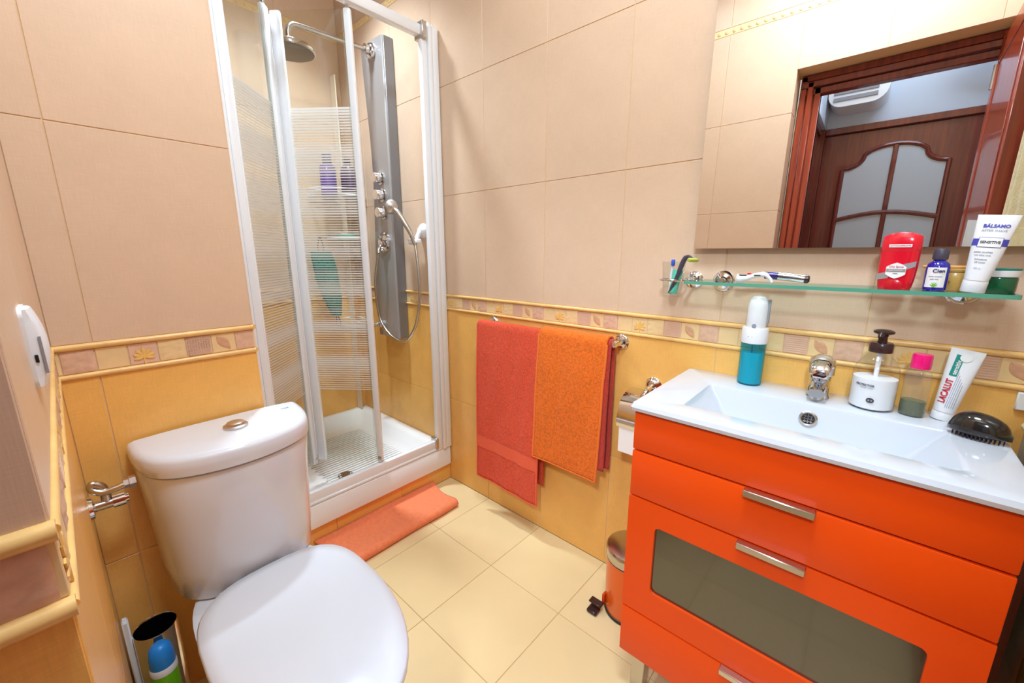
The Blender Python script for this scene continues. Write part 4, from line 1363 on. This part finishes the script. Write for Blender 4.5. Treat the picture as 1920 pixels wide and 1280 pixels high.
ch = thing('tumbler_holder', 'chrome ring holder carrying the tumbler at the left end of the shelf', 'holder', (.862, 0, 1.097))
part('flange', MB().lathe([(.024, 0), (.024, .004), (.019, .008), (.011, .014)], n=28, axis='Y'), 'chrome', ch)
part('arm', MB().tube([(0, -.010, 0), (-.012, -.036, .0)], .006, 10), 'chrome', ch)
part('ring', MB().tube([(-.041 + .0350 * math.cos(a), -.063 + .0350 * math.sin(a), 0) for a in [2 * PI * k / 36 for k in range(37)]], .0030, 8), 'chrome', ch)
cu = thing('tumbler', 'clear glass tumbler in the chrome ring holding brushes', 'glass', (.821, -.063, 1.050))
part('glass', MB().lathe([(.0230, 0), (.0245, .002), (.0315, .098), (.0300, .098), (.0232, .008), (.001, .007)], n=36), 'clear', cu)
tt = thing('small_toothpaste_tube', 'mint green toothpaste tube standing in the glass tumbler', 'tube', (.824, -.066, 1.059), rot=(R(-6), R(8), R(-20)))
part('tube', MB().loft(tube_pack(.066, .010, .0165, 20, .0)), 'mint', tt, 60)
tbz = thing('toothbrush', 'toothbrush with a blue bristle head leaning in the tumbler', 'toothbrush', (.812, -.058, 1.059), rot=(0, R(2), 0))
part('handle', MB().tube([(0, 0, 0), (0, 0, .060), (.002, 0, .078)], [.004, .0035, .003], 8), 'white_pl', tbz)
part('bristle_head', MB().box((.002, -.002, .086), (.010, .010, .018), .003, 2), 'blue_br', tbz)
rz = thing('razor', 'dark grey disposable razor with an olive head sticking out of the tumbler', 'razor', (.818, -.070, 1.060), rot=(R(0), R(24), R(-20)))
part('handle', MB().tube(smooth_path([(0, 0, 0), (.0, 0, .06), (-.002, 0, .098), (.004, 0, .114), (.020, 0, .114)], 5), [.0055] * 6 + [.0068] * 8 + [.0050] * 7, 8), 'dkgrey', rz)
part('head', MB().box((.024, 0, .113), (.012, .036, .009), .003, 2, rot=None), 'yellow', rz)

sr = thing('safety_razor', 'white and chrome shaver with a curved grip lying on the glass shelf', 'razor', (1.020, -.075, ZS), R(3))
rgz = []
for x, z, w, h in [(-.030, .011, .012, .010), (-.022, .009, .011, .0085), (-.008, .011, .010, .007), (.010, .018, .010, .006), (.024, .021, .010, .0065), (.036, .020, .010, .0065)]:
    rgz.append([(x, w * math.cos(a), z + h * math.sin(a)) for a in [2 * PI * k / 18 for k in range(18)]])
part('grip', MB().loft(rgz), 'white_pl', sr, 60)
part('stand_leg', MB().tube([(.034, -.006, .020), (.044, -.006, .010), (.047, -.006, .002)], [.006, .004, .003], 10), 'white_pl', sr)
part('recess', MB().box((-.018, -.002, .0175), (.018, .010, .003), .001), 'ink', sr)
part('red_switch', MB().box((-.004, 0, .0215), (.009, .006, .004), .001), 'red_pl', sr)
part('body', MB().tube([(.030, 0, .019), (.045, 0, .0185), (.060, 0, .018)], [.0085, .009, .009], 16), 'indigo', sr)
part('sleeve', MB().tube([(.058, 0, .018), (.080, 0, .016), (.105, 0, .0135), (.112, 0, .013)], [.0095, .0095, .0095, .009], 18), 'chrome', sr)
part('end_cap', MB().tube([(.111, 0, .013), (.118, 0, .0125), (.121, 0, .0125)], [.0098, .0095, .006], 18), 'dkbrown', sr)
part('side_slot', MB().bx(.008, .022, -.0107, -.0099, .017, .020), 'ink', sr)

# deodorant
de = thing('deodorant_stick', 'red deodorant stick with a silver badge standing on the glass shelf', 'deodorant', (1.286, -.088, ZS), R(-8))
def de_ring(w, d, z, yo=0.0):
    return [(w * math.copysign(abs(math.cos(a)) ** .55, math.cos(a)), d * math.copysign(abs(math.sin(a)) ** .8, math.sin(a)) + yo, z) for a in [2 * PI * k / 36 for k in range(36)]]
body = MB()
body.loft([de_ring(.0245, .013, 0), de_ring(.0262, .0150, .004), de_ring(.0285, .0160, .020), de_ring(.0300, .0160, .045), de_ring(.0302, .0160, .0775)])
part('body', body, 'red_pl', de, 50)
capb = MB()
rings = []
for i in range(8):
    t = i / 7
    rings.append([(x * (1 - .035 * t ** 4), y * (1 - .40 * t ** 3), .0785 + .026 * t + (.009 * (1 - (x / .0305) ** 2) * t)) for x, y, z in de_ring(.0305, .0165, 0)])
capb.loft(rings)
part('cap', capb, 'red_pl', de, 50)
part('base_dial', MB().lathe([(.014, 0), (.014, .003), (.010, .005), (.001, .0055)], n=24), 'red_dk', de).matrix_local = Matrix.Translation((0, -.0125, .007)) @ Matrix.Rotation(PI / 2, 4, 'X')
FY = -.0163
part('cap_strip', MB().bx(-.017, .017, FY - .0008, FY + .002, .0835, .0895, .0005), 'white_pr', de)
lettering('ANTITRANSPIRANTE', .0040, 'red_dk', de, (0, FY - .0010, .0865), sx=.82)
stp = MB()
stp.loft([[(-.0285, FY + .0045, .018), (-.0285, FY + .0045, .030), (-.010, FY - .0001, .036), (-.010, FY - .0001, .022)], [(-.0285, FY + .0038, .018), (-.0285, FY + .0038, .030), (-.010, FY - .0009, .036), (-.010, FY - .0009, .022)]])
stp.loft([[(.008, FY - .0001, .036), (.008, FY - .0001, .050), (.0275, FY + .0035, .056), (.0275, FY + .0035, .046)], [(.008, FY - .0009, .036), (.008, FY - .0009, .050), (.0275, FY + .0028, .056), (.0275, FY + .0028, .046)]])
part('silver_ribbon', stp, 'silver_pr', de)
hexp = [(-.015, .030), (-.015, .045), (-.008, .050), (0, .0535), (.008, .050), (.015, .045), (.015, .030), (.008, .025), (0, .0215), (-.008, .025)]
part('badge', MB().prism(hexp, 'Y', FY - .0015, FY + .001), 'white_pr', de)
lettering('Old Spice', .0056, 'crimson', de, (0, FY - .0018, .0452))
part('badge_bar', MB().bx(-.0145, .0145, FY - .0019, FY - .001, .0350, .0410), 'silver_pr', de)
lettering('WHITEWATER', .0036, 'white_pr', de, (0, FY - .0022, .0380), sx=.9)
lettering('STICK', .0028, 'ink', de, (0, FY - .0018, .0315))

# blue bottle
bo = thing('oil_bottle', 'cobalt blue bottle with a white label and dark cap on the glass shelf', 'bottle', (1.344, -.088, ZS), R(-8))
part('body', MB().lathe([(.0150, 0), (.0170, .002), (.0172, .044), (.0150, .052), (.0090, .058), (.0090, .064)], n=32), 'blue_gl', bo)
part('cap', MB().lathe([(.0108, .060), (.0112, .062), (.0112, .079), (.0100, .0805), (.001, .0805)], n=28), 'dkgrey', bo)
lbm = sheet(.030, .038, 12, 2)
for v in lbm.vertices:
    a = v.co.x / .0175
    v.co = Vector((.0175 * math.sin(a), -.0175 * math.cos(a), .026 + v.co.y))
part('paper_label', lbm, 'white_pr', bo)
lettering('Cien', .0095, 'indigo', bo, (.0035, -.0184, .0385), wrap=.0178, bold=.0002)
lettering('aceite corporal', .0032, 'paleink', bo, (0, -.0179, .0280), wrap=.0176)
lettering('aloe vera', .0032, 'paleink', bo, (-.001, -.0179, .0230), wrap=.0176)
gs = MB()
for k in range(5):
    a = R(30 + 30 * k)
    gs.tube([(0, -.0180, .0085), (.006 * math.cos(a), -.0181, .0085 + .009 * math.sin(a))], [.0012, .0003], 6)
part('leaf_sprig', gs, 'lime', bo)

# amber jar, green jar, tube of balm
aj = thing('cream_jar', 'tan balm jar behind the blue bottle on the glass shelf', 'jar', (1.372, -.040, ZS), 0)
part('jar', MB().lathe([(.026, 0), (.0275, .002), (.0275, .034), (.026, .036)], n=36), 'amber', aj)
part('lid', MB().lathe([(.0280, .036), (.0285, .037), (.0285, .041), (.027, .0425), (.001, .0425)], n=36), 'amber', aj)
lettering('BALM', .0070, 'olive', aj, (-.014, -.0245, .016), (PI / 2, 0, R(-30)))
ws_ = thing('wooden_stick', 'short wooden spatula lying on the lid of the tan jar', 'spatula', (1.350, -.045, ZS + .0426))
part('blade', MB().bx(-.026, .042, -.004, .004, 0, .0055, .0018), 'tan_lid', ws_)
part('rounded_tip', MB().lathe([(.004, 0.0002), (.004, .0052)], (.042, 0, 0), 14), 'tan_lid', ws_)
gj = thing('green_jar', 'green cream jar with a white rim at the right end of the shelf', 'jar', (1.428, -.058, ZS), 0)
part('jar', MB().lathe([(.024, 0), (.0255, .002), (.0255, .026), (.024, .029)], n=36), 'green_jar', gj)
part('lid', MB().lathe([(.0265, .029), (.0268, .030), (.0268, .040), (.025, .042), (.001, .042)], n=36), 'white_pl', gj)
part('lid_seam', MB().lathe([(.0262, .0405), (.0270, .0415), (.0270, .0440), (.001, .045)], n=36), 'teal', gj)
bt = thing('aftershave_tube', 'white balm tube with a violet band standing on its cap on the shelf', 'tube', (1.394, -.098, ZS), rot=(R(-3), R(5), R(-6)))
def as_ring(t):
    z = .022 + .118 * t
    rx = .0160 + .0105 * t ** .9
    ry = .0150 * (1 - t ** 1.7) + .0012
    return rx, ry, z
rings = []
for i in range(15):
    rx, ry, z = as_ring(i / 14)
    rings.append([(rx * math.copysign(abs(math.cos(a)) ** .9, math.cos(a)), ry * math.sin(a), z) for a in [2 * PI * k / 32 for k in range(32)]])
part('tube', MB().loft(rings), 'white_pl', bt, 60)
part('cap', MB().lathe([(.0150, 0), (.0165, .002), (.0168, .020), (.016, .023)], n=36, sy=.92), 'white_pl', bt)
def on_as(px, pz, lift):
    t = max(0, min(1, (pz - .022) / .118))
    rx, ry, _ = as_ring(t)
    return -ry * math.sqrt(max(.04, 1 - (px / rx) ** 2)) - lift
def print_as(me, m, name, x, z, lift=.0008):
    for v in me.vertices:
        px, pz = v.co.x + x, v.co.y + z
        v.co = Vector((px, on_as(px, pz, lift) - v.co.z, pz))
    return part(name, me, m, bt)
print_as(sheet(.0440, .0125, 16, 3), 'violet', 'violet_band', 0, .0910)
print_as(sheet(.0300, .0175, 14, 4), 'violet', 'box_outline', .000, .0910, .0011)
print_as(sheet(.0286, .0162, 14, 4), 'white_pr', 'box', .000, .0910, .0014)
print_as(text_mesh('SENSITIVE', .0062, .0001, sx=.92, bold=.0002), 'ink', 'lettering', 0, .0910, .0018)
print_as(text_mesh('BÁLSAMO', .0078, .0001, sx=.95, bold=.0003), 'violet', 'lettering', .001, .1200, .0012)
print_as(text_mesh('AFTER SHAVE', .0056, .0001, sx=.92), 'paleink', 'lettering', 0, .1120, .0012)
for k, tx in enumerate(['pieles sensibles', 'con aloe vera', 'hidratante', '24 horas']):
    print_as(text_mesh(tx, .0038, .0001), 'ink', 'lettering', -.004, .0735 - .0055 * k - (.002 if k > 1 else 0), .0012)
print_as(text_mesh('100 ml', .0034, .0001), 'paleink', 'lettering', -.005, .044, .0012)

# ================================================================== MIRROR
mi = thing('wall_mirror', 'large frameless mirror on the cream tiles above the glass shelf', 'mirror', (1.185, -.026, 1.184), rot=(R(-1.0), 0, 0))
part('glass', MB().bx(-.325, .325, -.003, -.001, 0, .86), 'mirror', mi, None)
part('backing', MB().bx(-.325, .325, -.001, .007, 0, .86, .001), 'mirror_edge', mi)

# garments on the right wall, seen in the mirror
rb_ = thing('bath_robe', 'pale yellow towelling robe hanging on the right wall, seen at the mirror edge', 'robe', (1.506, -.62, 1.75))
def robe(u, v):
    w = .045 + .22 * u ** .7
    y = (v - .5) * 2 * w
    return (.030 - .030 * (1 - (2 * v - 1) ** 2) ** .5 - .006 * math.sin(v * 26 + u * 2), y + .02, .08 - 1.0 * u)
part('cloth', MB().grid(robe, 30, 36), 'beige_cloth', rb_, 80)
part('hanging_loop', MB().tube(smooth_path([(.018, .01, .075), (.022, .015, .10), (.018, .025, .075)], 5), .002, 6), 'beige_cloth', rb_)
db = thing('dark_jacket', 'dark garment hanging on the right wall behind the pale robe', 'jacket', (1.535, -.74, 1.95))
part('cloth', MB().grid(lambda u, v: (.012 - .010 * math.sin(PI * v) - .003 * math.sin(v * 20), (v - .5) * (.06 + .16 * u ** .5), -.9 * u), 20, 24), 'dark_cloth', db, 80)
part('loop', MB().tube([(.010, -.01, 0), (.010, 0, .03), (.010, .01, 0)], .002, 6), 'dark_cloth', db)
hk = thing('coat_hook', 'steel hook on the right wall carrying the pale robe', 'hook', (XR, -.64, 1.855))
part('plate', MB().box((-.002, 0, 0), (.004, .03, .05), .001), 'nickel', hk)
part('prong', MB().tube(smooth_path([(-.003, 0, -.005), (-.022, 0, -.012), (-.030, 0, .004), (-.030, 0, .012)], 5), .004, 8), 'nickel', hk)

bpy.context.view_layer.update()
